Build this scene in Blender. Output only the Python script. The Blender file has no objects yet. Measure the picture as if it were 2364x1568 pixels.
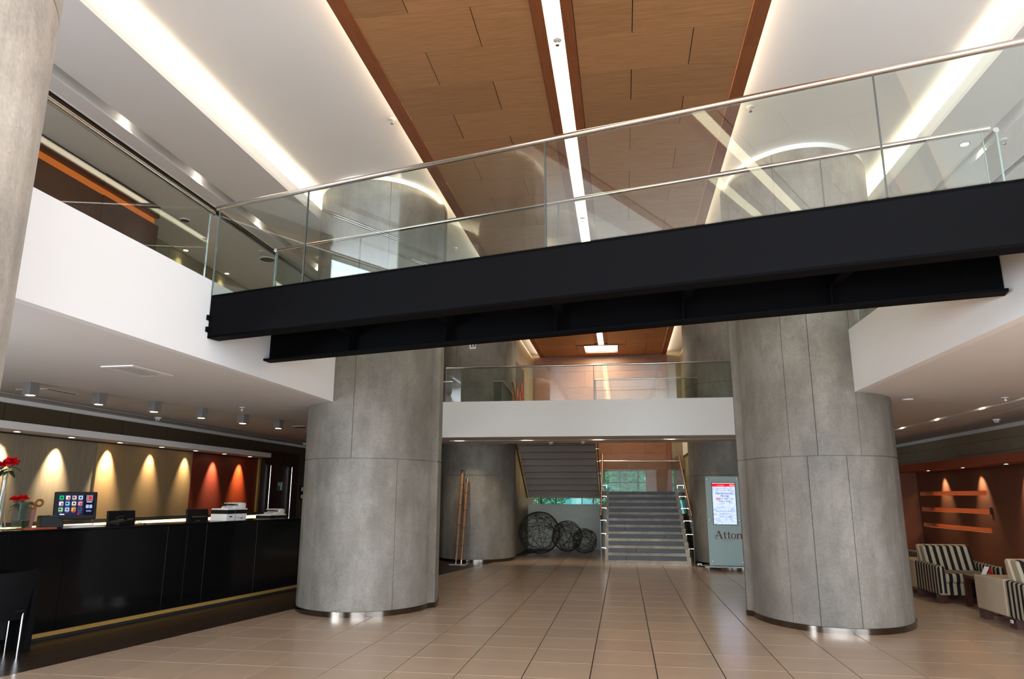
import bpy, bmesh, math, random
from mathutils import Vector, Matrix, Euler
random.seed(7)
SC = bpy.context.scene
COL = SC.collection
PI = math.pi

# ------------------------------------------------------------------ camera, sky, daylight, exposure
cam_d = bpy.data.cameras.new('camera')
cam = bpy.data.objects.new('camera', cam_d)
COL.objects.link(cam)
yaw, pitch, roll, FPX = 0.153850937, 0.218852538, 0.00365618, 1627.60951
fw = Vector((-math.sin(yaw)*math.cos(pitch), math.cos(yaw)*math.cos(pitch), math.sin(pitch)))
rt = Vector((math.cos(yaw), math.sin(yaw), 0))
up = rt.cross(fw)
r2 = math.cos(roll)*rt + math.sin(roll)*up
u2 = -math.sin(roll)*rt + math.cos(roll)*up
cam.matrix_world = Matrix(((r2.x, u2.x, -fw.x, 0), (r2.y, u2.y, -fw.y, 0), (r2.z, u2.z, -fw.z, 1.576), (0, 0, 0, 1)))
cam_d.sensor_fit = 'HORIZONTAL'
cam_d.sensor_width = 36.0
cam_d.lens = FPX*36.0/2364.0
cam_d.clip_start = 0.05
SC.camera = cam

world = bpy.data.worlds.new('world')
SC.world = world
world.use_nodes = True
wn = world.node_tree.nodes
bg = wn['Background']
bg.inputs[0].default_value = (0.80, 0.90, 1.0, 1)
bg.inputs[1].default_value = 1.9

def area_light(name, loc, direction, sx, sy, power, color, spread=PI):
    d = bpy.data.lights.new(name, 'AREA')
    d.shape = 'RECTANGLE'; d.size = sx; d.size_y = sy; d.energy = power; d.color = color; d.spread = spread
    o = bpy.data.objects.new(name, d); COL.objects.link(o)
    o.location = loc
    o.rotation_euler = Vector(direction).to_track_quat('-Z', 'Y').to_euler()
    return o

def strip_light(name, loc, direction, width, length, power, color):
    # long lamp running along world Y
    o = area_light(name, loc, direction, width, length, power, color)
    z = -Vector(direction).normalized(); y = Vector((0, 1, 0)); x = y.cross(z).normalized()
    o.rotation_euler = Matrix((x, y, z)).transposed().to_euler()
    return o

WARM = (1.0, 0.85, 0.62)
DAY = (0.77, 0.88, 1.0)
# daylight entering through the glazed street front behind the photographer
area_light('daylight_front', (-0.6, -7.5, 3.2), (0, 1, 0.0), 13.5, 5.6, 1050, DAY)
# added fill lights, unseen on both sides, to even out fascias and ceilings
area_light('daylight_right_upper', (6.9, -1.6, 4.8), (-1, 0, 0), 10.5, 2.2, 190, DAY)
area_light('daylight_right_lower', (6.9, -1.6, 1.5), (-1, 0, 0), 10.5, 2.3, 220, DAY)
area_light('daylight_left_upper', (-7.9, -2.2, 4.8), (1, 0, 0), 9.0, 2.2, 340, DAY)
area_light('daylight_left_lower', (-8.4, -2.2, 1.5), (1, 0, 0), 9.0, 2.3, 680, DAY)

SC.view_settings.view_transform = 'Standard'
SC.view_settings.look = 'None'
SC.view_settings.gamma = 1.0
SC.view_settings.use_curve_mapping = False
SC.view_settings.exposure = 1.27
SC.cycles.max_bounces = 10
SC.cycles.diffuse_bounces = 5
SC.cycles.glossy_bounces = 5
SC.cycles.transparent_max_bounces = 28
SC.cycles.sample_clamp_indirect = 4.0
SC.cycles.caustics_reflective = False
SC.cycles.caustics_refractive = False
SC.cycles.use_denoising = True

# ------------------------------------------------------------------ materials
def lin(c):
    out = []
    for v in c[:3]:
        v = v/255.0
        out.append(v/12.92 if v <= 0.04045 else ((v+0.055)/1.055)**2.4)
    return (out[0], out[1], out[2], 1.0)

def newmat(name):
    m = bpy.data.materials.new(name); m.use_nodes = True
    nt = m.node_tree
    return m, nt, nt.nodes, nt.links, nt.nodes['Principled BSDF']

def M(name, c, rough=0.5, metal=0.0, spec=0.5, emit=0.0, vary=0.0, noise=0.0, nscale=6.0, stretch=(1, 1, 1), bump=0.0, bscale=60.0):
    m, nt, N, L, b = newmat(name)
    b.inputs['Base Color'].default_value = lin(c)
    b.inputs['Roughness'].default_value = rough
    b.inputs['Metallic'].default_value = metal
    b.inputs['Specular IOR Level'].default_value = spec
    if emit:
        b.inputs['Emission Color'].default_value = lin(c)
        b.inputs['Emission Strength'].default_value = emit
    if vary or noise:
        hsv = N.new('ShaderNodeHueSaturation'); hsv.inputs['Color'].default_value = lin(c)
        L.new(hsv.outputs[0], b.inputs['Base Color'])
        add = N.new('ShaderNodeMath'); add.operation = 'ADD'
        add.inputs[0].default_value = 1.0; add.inputs[1].default_value = 0.0
        L.new(add.outputs[0], hsv.inputs['Value'])
        tc = N.new('ShaderNodeTexCoord')
        if noise:
            mp = N.new('ShaderNodeMapping'); mp.inputs['Scale'].default_value = stretch
            L.new(tc.outputs['Object'], mp.inputs[0])
            nz = N.new('ShaderNodeTexNoise'); nz.inputs['Scale'].default_value = nscale; nz.inputs['Detail'].default_value = 6
            L.new(mp.outputs[0], nz.inputs['Vector'])
            mr = N.new('ShaderNodeMapRange'); mr.inputs[3].default_value = 1-noise; mr.inputs[4].default_value = 1+noise
            mr.inputs[1].default_value = 0.25; mr.inputs[2].default_value = 0.75
            L.new(nz.outputs[0], mr.inputs[0]); L.new(mr.outputs[0], add.inputs[0])
        if vary:
            oi = N.new('ShaderNodeObjectInfo')
            mr2 = N.new('ShaderNodeMapRange'); mr2.inputs[3].default_value = -vary; mr2.inputs[4].default_value = vary
            L.new(oi.outputs['Random'], mr2.inputs[0]); L.new(mr2.outputs[0], add.inputs[1])
    if bump:
        nz = N.new('ShaderNodeTexNoise'); nz.inputs['Scale'].default_value = bscale; nz.inputs['Detail'].default_value = 4
        tc = N.new('ShaderNodeTexCoord'); L.new(tc.outputs['Object'], nz.inputs['Vector'])
        bp = N.new('ShaderNodeBump'); bp.inputs['Strength'].default_value = bump; bp.inputs['Distance'].default_value = 0.01
        L.new(nz.outputs[0], bp.inputs['Height']); L.new(bp.outputs[0], b.inputs['Normal'])
    return m

def emission(name, c, s):
    m = bpy.data.materials.new(name); m.use_nodes = True
    nt = m.node_tree; nt.nodes.clear()
    e = nt.nodes.new('ShaderNodeEmission'); o = nt.nodes.new('ShaderNodeOutputMaterial')
    e.inputs[0].default_value = lin(c); e.inputs[1].default_value = s
    nt.links.new(e.outputs[0], o.inputs[0])
    return m

def glass(name, tint, rough=0.0, f0=0.045):
    m = bpy.data.materials.new(name); m.use_nodes = True
    nt = m.node_tree; N = nt.nodes; L = nt.links; N.clear()
    out = N.new('ShaderNodeOutputMaterial'); mix = N.new('ShaderNodeMixShader')
    tr = N.new('ShaderNodeBsdfTransparent'); tr.inputs[0].default_value = tint
    gl = N.new('ShaderNodeBsdfGlossy'); gl.inputs['Roughness'].default_value = rough
    lw = N.new('ShaderNodeLayerWeight'); lw.inputs['Blend'].default_value = 0.5
    p = N.new('ShaderNodeMath'); p.operation = 'POWER'; p.inputs[1].default_value = 5.0
    mr = N.new('ShaderNodeMapRange'); mr.inputs[3].default_value = f0; mr.inputs[4].default_value = 1.0
    L.new(lw.outputs['Facing'], p.inputs[0]); L.new(p.outputs[0], mr.inputs[0]); L.new(mr.outputs[0], mix.inputs[0])
    L.new(tr.outputs[0], mix.inputs[1]); L.new(gl.outputs[0], mix.inputs[2]); L.new(mix.outputs[0], out.inputs[0])
    return m

def concrete_mat(name, base):
    m, nt, N, L, b = newmat(name)
    tc = N.new('ShaderNodeTexCoord')
    def noise(scale, detail, st=(1, 1, 1), rough=0.6):
        mp = N.new('ShaderNodeMapping'); mp.inputs['Scale'].default_value = st
        L.new(tc.outputs['Object'], mp.inputs[0])
        n = N.new('ShaderNodeTexNoise'); n.inputs['Scale'].default_value = scale; n.inputs['Detail'].default_value = detail
        n.inputs['Roughness'].default_value = rough
        L.new(mp.outputs[0], n.inputs['Vector']); return n
    n1 = noise(0.9, 8, (1, 1, .6), .62)
    n2 = noise(5.0, 6, (1, 1, .25), .65)
    n3 = noise(40.0, 4)
    r1 = N.new('ShaderNodeValToRGB')
    e = r1.color_ramp.elements
    e[0].position = .30; e[0].color = lin([v*.82 for v in base])
    e[1].position = .70; e[1].color = lin([min(255, v*1.15) for v in base])
    x = r1.color_ramp.elements.new(.5); x.color = lin((base[0], base[1]*.985, base[2]*.955))
    L.new(n1.outputs[0], r1.inputs[0])
    def mul(col, src, lo, hi, a=.3, c=.7):
        mr = N.new('ShaderNodeMapRange'); mr.inputs[1].default_value = a; mr.inputs[2].default_value = c
        mr.inputs[3].default_value = lo; mr.inputs[4].default_value = hi
        L.new(src, mr.inputs[0])
        h = N.new('ShaderNodeHueSaturation'); L.new(col, h.inputs['Color']); L.new(mr.outputs[0], h.inputs['Value'])
        return h.outputs[0]
    c = mul(r1.outputs[0], n2.outputs[0], .84, 1.14)
    n4 = noise(2.6, 9, (1, 1, 1), .75)
    c = mul(c, n4.outputs[0], .84, 1.12, .35, .65)
    c = mul(c, n3.outputs[0], .88, 1.1)
    v = N.new('ShaderNodeTexVoronoi'); v.inputs['Scale'].default_value = 16.0
    L.new(tc.outputs['Object'], v.inputs['Vector'])
    c = mul(c, v.outputs['Distance'], .5, 1.0, .045, .085)
    L.new(c, b.inputs['Base Color'])
    b.inputs['Roughness'].default_value = .62
    b.inputs['Specular IOR Level'].default_value = .35
    bp = N.new('ShaderNodeBump'); bp.inputs['Strength'].default_value = .35; bp.inputs['Distance'].default_value = .02
    L.new(n2.outputs[0], bp.inputs['Height']); L.new(bp.outputs[0], b.inputs['Normal'])
    return m

def wood_mat(name, c0, c1, st=(1.2, 22, 22), rough=.38, vary=.12, scale=3.0):
    m, nt, N, L, b = newmat(name)
    tc = N.new('ShaderNodeTexCoord'); oi = N.new('ShaderNodeObjectInfo')
    ad = N.new('ShaderNodeVectorMath'); ad.operation = 'ADD'
    sc = N.new('ShaderNodeVectorMath'); sc.operation = 'SCALE'; sc.inputs[0].default_value = (17, 31, 13)
    L.new(oi.outputs['Random'], sc.inputs['Scale'])
    L.new(tc.outputs['Object'], ad.inputs[0]); L.new(sc.outputs[0], ad.inputs[1])
    mp = N.new('ShaderNodeMapping'); mp.inputs['Scale'].default_value = st
    L.new(ad.outputs[0], mp.inputs[0])
    n = N.new('ShaderNodeTexNoise'); n.inputs['Scale'].default_value = scale; n.inputs['Detail'].default_value = 7; n.inputs['Roughness'].default_value = .65
    L.new(mp.outputs[0], n.inputs['Vector'])
    r = N.new('ShaderNodeValToRGB'); e = r.color_ramp.elements
    e[0].position = .3; e[0].color = lin(c0); e[1].position = .7; e[1].color = lin(c1)
    L.new(n.outputs[0], r.inputs[0])
    mr = N.new('ShaderNodeMapRange'); mr.inputs[3].default_value = 1-vary; mr.inputs[4].default_value = 1+vary
    L.new(oi.outputs['Random'], mr.inputs[0])
    h = N.new('ShaderNodeHueSaturation'); L.new(r.outputs[0], h.inputs['Color']); L.new(mr.outputs[0], h.inputs['Value'])
    L.new(h.outputs[0], b.inputs['Base Color'])
    b.inputs['Roughness'].default_value = rough
    return m

def stripe_mat(name, ca, cb, width, duty, axis='X', off=0.0):
    m, nt, N, L, b = newmat(name)
    tc = N.new('ShaderNodeTexCoord'); sp = N.new('ShaderNodeSeparateXYZ'); L.new(tc.outputs['Object'], sp.inputs[0])
    a0 = N.new('ShaderNodeMath'); a0.operation = 'ADD'; a0.inputs[1].default_value = 50*width+off
    L.new(sp.outputs[axis], a0.inputs[0])
    a = N.new('ShaderNodeMath'); a.operation = 'MODULO'; a.inputs[1].default_value = width
    L.new(a0.outputs[0], a.inputs[0])
    g = N.new('ShaderNodeMath'); g.operation = 'GREATER_THAN'; g.inputs[1].default_value = width*duty
    L.new(a.outputs[0], g.inputs[0])
    mx = N.new('ShaderNodeMix'); mx.data_type = 'RGBA'
    mx.inputs['A'].default_value = lin(ca); mx.inputs['B'].default_value = lin(cb)
    L.new(g.outputs[0], mx.inputs['Factor']); L.new(mx.outputs['Result'], b.inputs['Base Color'])
    b.inputs['Roughness'].default_value = .85; b.inputs['Specular IOR Level'].default_value = .2
    return m

m_white = M('white_plaster', (232, 230, 228), .7, spec=.25, bump=.05, bscale=25)
m_ceil = M('ceiling_plaster', (222, 218, 215), .75, spec=.2, noise=.02, nscale=1.5)
m_conc = concrete_mat('board_formed_concrete', (124, 119, 112))
m_tile = M('tan_floor_tile', (190, 164, 140), .2, spec=.45, vary=.045, noise=.05, nscale=2.2, stretch=(.5, 2.5, 1))
m_grout = M('dark_grout', (38, 32, 28), .8)
m_darkfloor = wood_mat('dark_floor_boards', (40, 31, 26), (64, 48, 38), (12, 1.2, 12), .3, 0, 2.5)
m_wood = wood_mat('ceiling_veneer', (150, 105, 66), (178, 132, 90), (1.0, 20, 20), .4, .10)
m_woodedge = wood_mat('ceiling_edge_board', (122, 66, 34), (148, 86, 46), (20, 1, 20), .42, .05)
m_woodwall = wood_mat('wall_veneer', (120, 74, 44), (150, 98, 60), (1.0, 20, 20), .4, .08)
m_darkwood = wood_mat('dark_brown_veneer', (48, 26, 17), (70, 38, 24), (14, 1, 1), .35, .1)
m_black = M('black_painted_steel', (9, 9, 11), .75, spec=.06)
m_blackglass = M('black_lacquered_glass', (14, 14, 15), .10, spec=.22)
m_steel = M('brushed_stainless', (200, 196, 190), .25, metal=1)
m_steelrail = M('polished_stainless_rail', (190, 182, 172), .2, metal=1)
m_joint = M('dark_glass_edge', (58, 62, 58), .3)
m_brass = M('brass_plinth', (188, 148, 78), .4, metal=.3, noise=.15, nscale=30, stretch=(1, 1, 6))
m_skirt = M('steel_skirting', (112, 104, 96), .14, metal=1)
m_glass = glass('balustrade_glass', (.90, .94, .92, 1), 0, .065)
m_clear = glass('clear_glass', (.88, .90, .87, 1), 0, .06)
m_window = glass('window_glass', (.86, .93, .92, 1), 0, .006)
m_farglass = glass('stair_glass', (.90, .94, .92, 1), 0, .004)
m_stone = M('stone_cladding', (150, 134, 108), .6, vary=.05, noise=.08, nscale=3)
m_tilew = M('grey_wall_block', (188, 188, 172), .45, vary=.05, noise=.06, nscale=4)
m_brownwall = M('rust_brown_paint', (98, 56, 36), .7, spec=.3, noise=.05, nscale=2)
m_orange = M('rust_orange_paint', (140, 66, 36), .6)
m_fabgrey = M('linen_grey_panel', (128, 116, 98), .5, spec=.5, noise=.16, nscale=5, stretch=(6, 6, .6))
m_bronze = M('bronze_linen_panel', (146, 120, 84), .45, spec=.5, noise=.09, nscale=5, stretch=(6, 6, .6))
m_red = M('red_lacquer_panel', (112, 40, 23), .55, noise=.03, nscale=3)
m_slate = M('slate_tread', (70, 74, 80), .5, vary=.1, noise=.16, nscale=4, stretch=(1.5, 4, 4))
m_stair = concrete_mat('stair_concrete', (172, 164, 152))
m_conc_lit = concrete_mat('pale_concrete', (184, 177, 170))  # paler copy of the column concrete, strong window light put into its colour
m_conc_dark = concrete_mat('joint_concrete', (112, 106, 98))
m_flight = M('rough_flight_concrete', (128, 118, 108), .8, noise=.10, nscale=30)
m_bamboo = wood_mat('bamboo', (118, 82, 50), (146, 106, 68), (10, 10, 1), .4, .08)
m_bambring = M('bamboo_node', (92, 58, 32), .5)
m_wire = M('dark_wire', (46, 38, 32), .6)
m_panelglass = M('pale_green_back_painted_glass', (168, 190, 186), .12, spec=.5)
m_maroon = M('maroon_lettering', (96, 26, 24), .5)
m_greytext = M('grey_lettering', (92, 92, 92), .5)
m_plastic = M('white_plastic', (226, 222, 218), .4)
m_dkplastic = M('dark_plastic', (16, 15, 15), .5, spec=.25)
m_chairblack = M('matt_black', (14, 14, 16), .7, spec=.12)
m_midplastic = M('grey_plastic', (70, 66, 62), .45)
m_rose = M('red_petals', (206, 8, 24), .5, noise=.2, nscale=30)
m_leaf = M('green_leaf', (44, 66, 32), .5, noise=.2, nscale=12)
m_stem = M('stem_green', (58, 70, 34), .5)
m_oldwood = M('carved_red_wood', (124, 66, 36), .45, noise=.1, nscale=10)
m_gold = M('gilt_wood', (150, 104, 52), .35, metal=.6)
m_paper = M('white_card', (238, 236, 236), .6)
m_redcard = M('red_card', (206, 40, 32), .6)
m_tray = M('orange_mat', (196, 88, 52), .6)
m_suede = M('beige_suede', (174, 155, 129), .9, spec=.15, noise=.05, nscale=8)
m_stripeX = stripe_mat('striped_fabric_x', (160, 146, 122), (24, 22, 24), .105, .5, 'X')
m_stripeY = stripe_mat('striped_fabric_y', (160, 146, 122), (24, 22, 24), .105, .5, 'Y')
m_stripeF = stripe_mat('striped_arm_front', (160, 146, 122), (24, 22, 24), .07, .45, 'X', .035)
m_redstripe = stripe_mat('red_striped_fabric', (222, 206, 190), (168, 44, 40), .06, .5, 'X')
m_mahog = M('mahogany', (62, 28, 22), .3, noise=.1, nscale=8)
m_chrome = M('chrome', (225, 225, 225), .08, metal=1)
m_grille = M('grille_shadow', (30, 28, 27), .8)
m_spotbox = M('anthracite_housing', (128, 124, 122), .4, metal=.3)
m_lamp = emission('lamp_glow', (255, 226, 180), 9)
m_lampcool = emission('cool_lamp_glow', (255, 246, 230), 14)
m_strip = emission('strip_diffuser', (255, 240, 208), 2.6)
m_ledge = emission('lit_ledge_diffuser', (255, 222, 150), 1.5)
m_orangeled = emission('amber_led_recess', (214, 112, 50), .36)
m_nicheled = emission('niche_led', (255, 190, 120), 13)
m_scrwhite = emission('screen_white', (236, 240, 255), 0.529)
m_scrred = emission('screen_red', (232, 30, 40), 0.506)
m_scrtext = emission('screen_ink', (34, 40, 90), 0.368)
m_scrgrey = emission('screen_grey_ink', (120, 130, 190), 0.414)
m_scrdark = emission('screen_backdrop', (44, 46, 76), 0.414)
m_scrblack = emission('screen_sidebar', (22, 24, 36), 0.414)

# ------------------------------------------------------------------ mesh helpers
class MB:
    def __init__(self): self.v = []; self.f = []
    def add(self, vs, fs):
        n = len(self.v); self.v += [tuple(p) for p in vs]; self.f += [tuple(i+n for i in f) for f in fs]; return self
    def box(self, x0, x1, y0, y1, z0, z1):
        return self.add([(x0, y0, z0), (x1, y0, z0), (x1, y1, z0), (x0, y1, z0), (x0, y0, z1), (x1, y0, z1), (x1, y1, z1), (x0, y1, z1)],
                        [(3, 2, 1, 0), (4, 5, 6, 7), (0, 1, 5, 4), (1, 2, 6, 5), (2, 3, 7, 6), (3, 0, 4, 7)])
    def mbox(self, sx, sy, sz, mat):
        n = len(self.v)
        self.box(-sx/2, sx/2, -sy/2, sy/2, -sz/2, sz/2)
        for i in range(n, len(self.v)): self.v[i] = tuple(mat @ Vector(self.v[i]))
        return self
    def prism(self, poly, z0, z1):
        n = len(poly)
        vs = [(p[0], p[1], z0) for p in poly]+[(p[0], p[1], z1) for p in poly]
        fs = [tuple(reversed(range(n))), tuple(range(n, 2*n))]+[(i, (i+1) % n, n+(i+1) % n, n+i) for i in range(n)]
        return self.add(vs, fs)
    def extr(self, poly, a, b, axis):
        # polygon in the two remaining axes, extruded along axis from a to b
        n = len(poly); vs = []
        for t in (a, b):
            for p in poly:
                vs.append((t, p[0], p[1]) if axis == 'X' else (p[0], t, p[1]))
        return self.add(vs, [tuple(range(n)), tuple(reversed(range(n, 2*n)))]+[(i, n+i, n+(i+1) % n, (i+1) % n) for i in range(n)])
    def tube(self, pts, r, n=12, cap=True, rs=None):
        pts = [Vector(p) for p in pts]; rings = []; k = len(pts)
        prev = None
        for i, p in enumerate(pts):
            t = (pts[min(i+1, k-1)]-pts[max(i-1, 0)]).normalized()
            if prev is None:
                a = Vector((0, 0, 1)) if abs(t.z) < .9 else Vector((1, 0, 0))
                u = t.cross(a).normalized()
            else:
                u = (prev-t*prev.dot(t))
                u = u.normalized() if u.length > 1e-6 else t.orthogonal().normalized()
            prev = u
            w = t.cross(u); rr = rs[i] if rs else r
            rings.append([p+(u*math.cos(2*PI*j/n)+w*math.sin(2*PI*j/n))*rr for j in range(n)])
        vs = [q for ring in rings for q in ring]; fs = []
        for i in range(k-1):
            for j in range(n):
                fs.append((i*n+j, i*n+(j+1) % n, (i+1)*n+(j+1) % n, (i+1)*n+j))
        if cap: fs += [tuple(reversed(range(n))), tuple(range((k-1)*n, k*n))]
        return self.add(vs, fs)
    def lathe(self, prof, n=24, c=(0, 0)):
        vs = []; fs = []; k = len(prof)
        for r, z in prof:
            for j in range(n):
                a = 2*PI*j/n; vs.append((c[0]+r*math.cos(a), c[1]+r*math.sin(a), z))
        for i in range(k-1):
            for j in range(n): fs.append((i*n+j, i*n+(j+1) % n, (i+1)*n+(j+1) % n, (i+1)*n+j))
        fs += [tuple(reversed(range(n))), tuple(range((k-1)*n, k*n))]
        return self.add(vs, fs)
    def xf(self, mat):
        self.v = [tuple(mat @ Vector(p)) for p in self.v]; return self
    def mesh(self, name, mat, bevel=0, seg=2, smooth=False, fix=True):
        me = bpy.data.meshes.new(name)
        me.from_pydata(self.v, [], self.f)
        if fix or bevel:
            bm = bmesh.new(); bm.from_mesh(me)
            if bevel:
                es = [e for e in bm.edges if len(e.link_faces) == 2 and e.calc_face_angle(0) > .5]
                bmesh.ops.bevel(bm, geom=es, offset=bevel, segments=seg, affect='EDGES', profile=.5, clamp_overlap=True)
            bmesh.ops.recalc_face_normals(bm, faces=bm.faces)
            bm.to_mesh(me); bm.free()
        if smooth:
            for p in me.polygons: p.use_smooth = True
            if hasattr(me, 'set_sharp_from_angle'): me.set_sharp_from_angle(angle=math.radians(40))
        me.materials.append(mat)
        return me
    def build(self, name, mat, parent=None, **k):
        return link(name, self.mesh(name, mat, **k), parent)

def link(name, data, parent=None, loc=None, rot=None):
    o = bpy.data.objects.new(name, data); COL.objects.link(o)
    if parent: o.parent = parent
    if loc is not None: o.location = loc
    if rot is not None: o.rotation_euler = rot
    return o

def B(x0, x1, y0, y1, z0, z1): return MB().box(x0, x1, y0, y1, z0, z1)
def tag(o, label=None, cat=None, group=None, kind=None):
    if label: o['label'] = label
    if cat: o['category'] = cat
    if group: o['group'] = group
    if kind: o['kind'] = kind
    return o
def thing(name, label, cat, loc=(0, 0, 0), rotz=0, group=None):
    o = link(name, None, None, loc, (0, 0, rotz)); o.empty_display_size = .1
    return tag(o, label, cat, group)
def struct(name, mb, mat, parent=None, **k):
    o = mb.build(name, mat, parent, **k)
    if not parent: o['kind'] = 'structure'
    return o
def sroot(name):
    return tag(link(name, None), kind='structure')
def copy_thing(root, label=None, loc=None, rotz=None, group=None):
    c = root.copy(); COL.objects.link(c)
    if loc is not None: c.location = loc
    if rotz is not None: c.rotation_euler = (0, 0, rotz)
    if label: c['label'] = label
    if group: c['group'] = group
    for ch in list(root.children):
        d = ch.copy(); COL.objects.link(d); d.parent = c
        for g in list(ch.children):
            e = g.copy(); COL.objects.link(e); e.parent = d
    return c
def part_label(o, s): o['label'] = s; return o
def text(name, s, size, mat, parent, mtx, align='CENTER', bold=False, squash=1.0):
    cu = bpy.data.curves.new(name, 'FONT'); cu.body = s; cu.size = size; cu.align_x = align; cu.extrude = .001
    cu.materials.append(mat)
    tmp = bpy.data.objects.new(name, cu); COL.objects.link(tmp)
    me = bpy.data.meshes.new_from_object(tmp.evaluated_get(bpy.context.evaluated_depsgraph_get()))
    bpy.data.objects.remove(tmp); bpy.data.curves.remove(cu)
    o = bpy.data.objects.new(name, me); COL.objects.link(o)
    o.parent = parent; o.matrix_local = mtx @ Matrix.Diagonal((squash, 1, 1, 1))
    return o
FACE_FRONT = Matrix.Rotation(PI/2, 4, 'X')      # text plane facing -Y

# ------------------------------------------------------------------ floor
def border_x(y): return -5.485+.1975*(y-5.955)
floor = sroot('floor')
struct('grout_bed', B(-9, 7.2, -8, 23.7, -.2, -.009), m_grout, floor)
# dark timber boarding in front of the reception desk
def clip_right(poly, sgn):
    out = []; n = len(poly)
    def d(p): return sgn*(p[0]-border_x(p[1]))
    for i in range(n):
        a, b = poly[i], poly[(i+1) % n]; da, db = d(a), d(b)
        if da >= 0: out.append(a)
        if (da >= 0) != (db >= 0):
            t = da/(da-db); out.append((a[0]+t*(b[0]-a[0]), a[1]+t*(b[1]-a[1])))
    return out
bw = .19
kb = 0
for i in range(10):
    off = .004+i*bw
    y = 2.0-random.random()
    while y < 18.5:
        y2 = y+2.1
        pl = [(border_x(y)-off-bw+.0025, y), (border_x(y)-off, y), (border_x(y2-.003)-off, y2-.003), (border_x(y2-.003)-off-bw+.0025, y2-.003)]
        MB().prism(pl, -.009, 0).build('floor_board', m_darkfloor, floor); kb += 1
        y = y2
tile_mesh = B(.005, .595, .0018, .6132, -.012, 0).mesh('floor_tile', m_tile, bevel=.0015, seg=1)
cells = []
for i in range(-10, 12):
    for j in range(-24, 25):
        x0 = .255+.6*i; y0 = 7.35+.615*j
        if y0 > 22.4 or y0 < -7.4: continue
        pl = [(x0+.005, y0+.0018), (x0+.595, y0+.0018), (x0+.595, y0+.6132), (x0+.005, y0+.6132)]
        cl = clip_right(pl, 1)
        if len(cl) < 3: continue
        cx, cy = x0+.3, y0+.3
        p = cam.matrix_world.inverted() @ Vector((cx, cy, 0))
        sx = p.x/-p.z*FPX if p.z < -.1 else 9e9; sy = p.y/-p.z*FPX if p.z < -.1 else 9e9
        vis = abs(sx) < 1330 and abs(sy) < 930
        cells.append((0 if vis else 1, math.hypot(cx, cy), x0, y0, cl, len(cl) == 4 and cl == pl))
cells.sort(key=lambda c: c[:2])
rest = MB()
for k, (nv, dist, x0, y0, cl, whole) in enumerate(cells):
    if k < 300 and not nv:
        if whole: link('floor_tile', tile_mesh, floor, (x0, y0, 0))
        else: MB().prism(cl, -.012, 0).build('floor_tile', m_tile, floor)
    else:
        rest.prism(cl, -.012, 0)
o = rest.build('floor_tile_field', m_tile, floor, fix=False); o['kind'] = 'stuff'
struct('ground', B(-60, 60, -60, 90, -.5, -.21), M('pavement', (150, 148, 140), .9))

# ------------------------------------------------------------------ slabs, walls, ceilings
XL, XR = -4.04, 2.93
slab_l = sroot('trim_1')   # left mezzanine edge
struct('fascia', B(XL-.09, XL, -7.5, 15.75, 2.88, 3.69), m_white, slab_l)
slab_r = sroot('trim_2')
struct('fascia', B(XR, XR+.09, -7.5, 15.75, 2.88, 3.69), m_white, slab_r)
slab_f = sroot('trim_3')
struct('fascia', B(XL-.09, XR+.09, 15.75, 15.84, 2.88, 3.69), m_white, slab_f)

low = sroot('ceiling_lower')
for x0, x1 in ((-8.5, -8.02), (-7.97, XL-.09)):
    struct('ceiling_board', B(x0, x1, -7.5, 23.7 if x1 < -5 else 17.8, 2.88, 2.93), m_ceil, low)
struct('slab', B(-8.5, XL-.09, -7.5, 23.7, 2.95, 3.5), m_ceil, low)
struct('ceiling_board', B(XR+.09, 5.26, -7.5, 17.8, 2.88, 2.93), m_ceil, low)
struct('ceiling_board', B(5.38, 5.78, -7.5, 23.7, 2.88, 2.93), m_ceil, low)
struct('ceiling_board', B(5.82, 7.0, -7.5, 23.7, 2.88, 2.93), m_ceil, low)
struct('slab', B(XR+.09, 7.0, -7.5, 23.7, 3.02, 3.5), m_ceil, low)
struct('slot_side', B(5.24, 5.26, -7.5, 23.7, 2.93, 3.02), m_white, low)
struct('slot_side', B(5.38, 5.40, -7.5, 23.7, 2.93, 3.02), m_white, low)
struct('ceiling_board', B(XL-.09, XR+.09, 15.84, 16.74, 2.88, 2.93), m_ceil, low)
struct('ceiling_board', B(XL-.09, XR+.09, 16.86, 17.8, 2.88, 2.93), m_ceil, low)
struct('slot_side', B(XL-.09, XR+.09, 16.72, 16.74, 2.93, 3.02), m_white, low)
struct('slot_side', B(XL-.09, XR+.09, 16.86, 16.88, 2.93, 3.02), m_white, low)
struct('slab', B(XL-.09, XR+.09, 15.84, 17.8, 3.02, 3.5), m_ceil, low)
struct('slab', B(XL-.09, -2.95, 17.8, 23.7, 2.88, 3.5), m_ceil, low)
struct('slab', B(1.95, XR+.09, 17.8, 23.7, 2.88, 3.5), m_ceil, low)
struct('trim_4', B(-8.5, -8.4, -7.5, 23.7, 2.82, 2.88), m_white)
struct('trim_5', B(6.85, 6.95, -7.5, 23.7, 2.81, 2.88), m_white)

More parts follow.
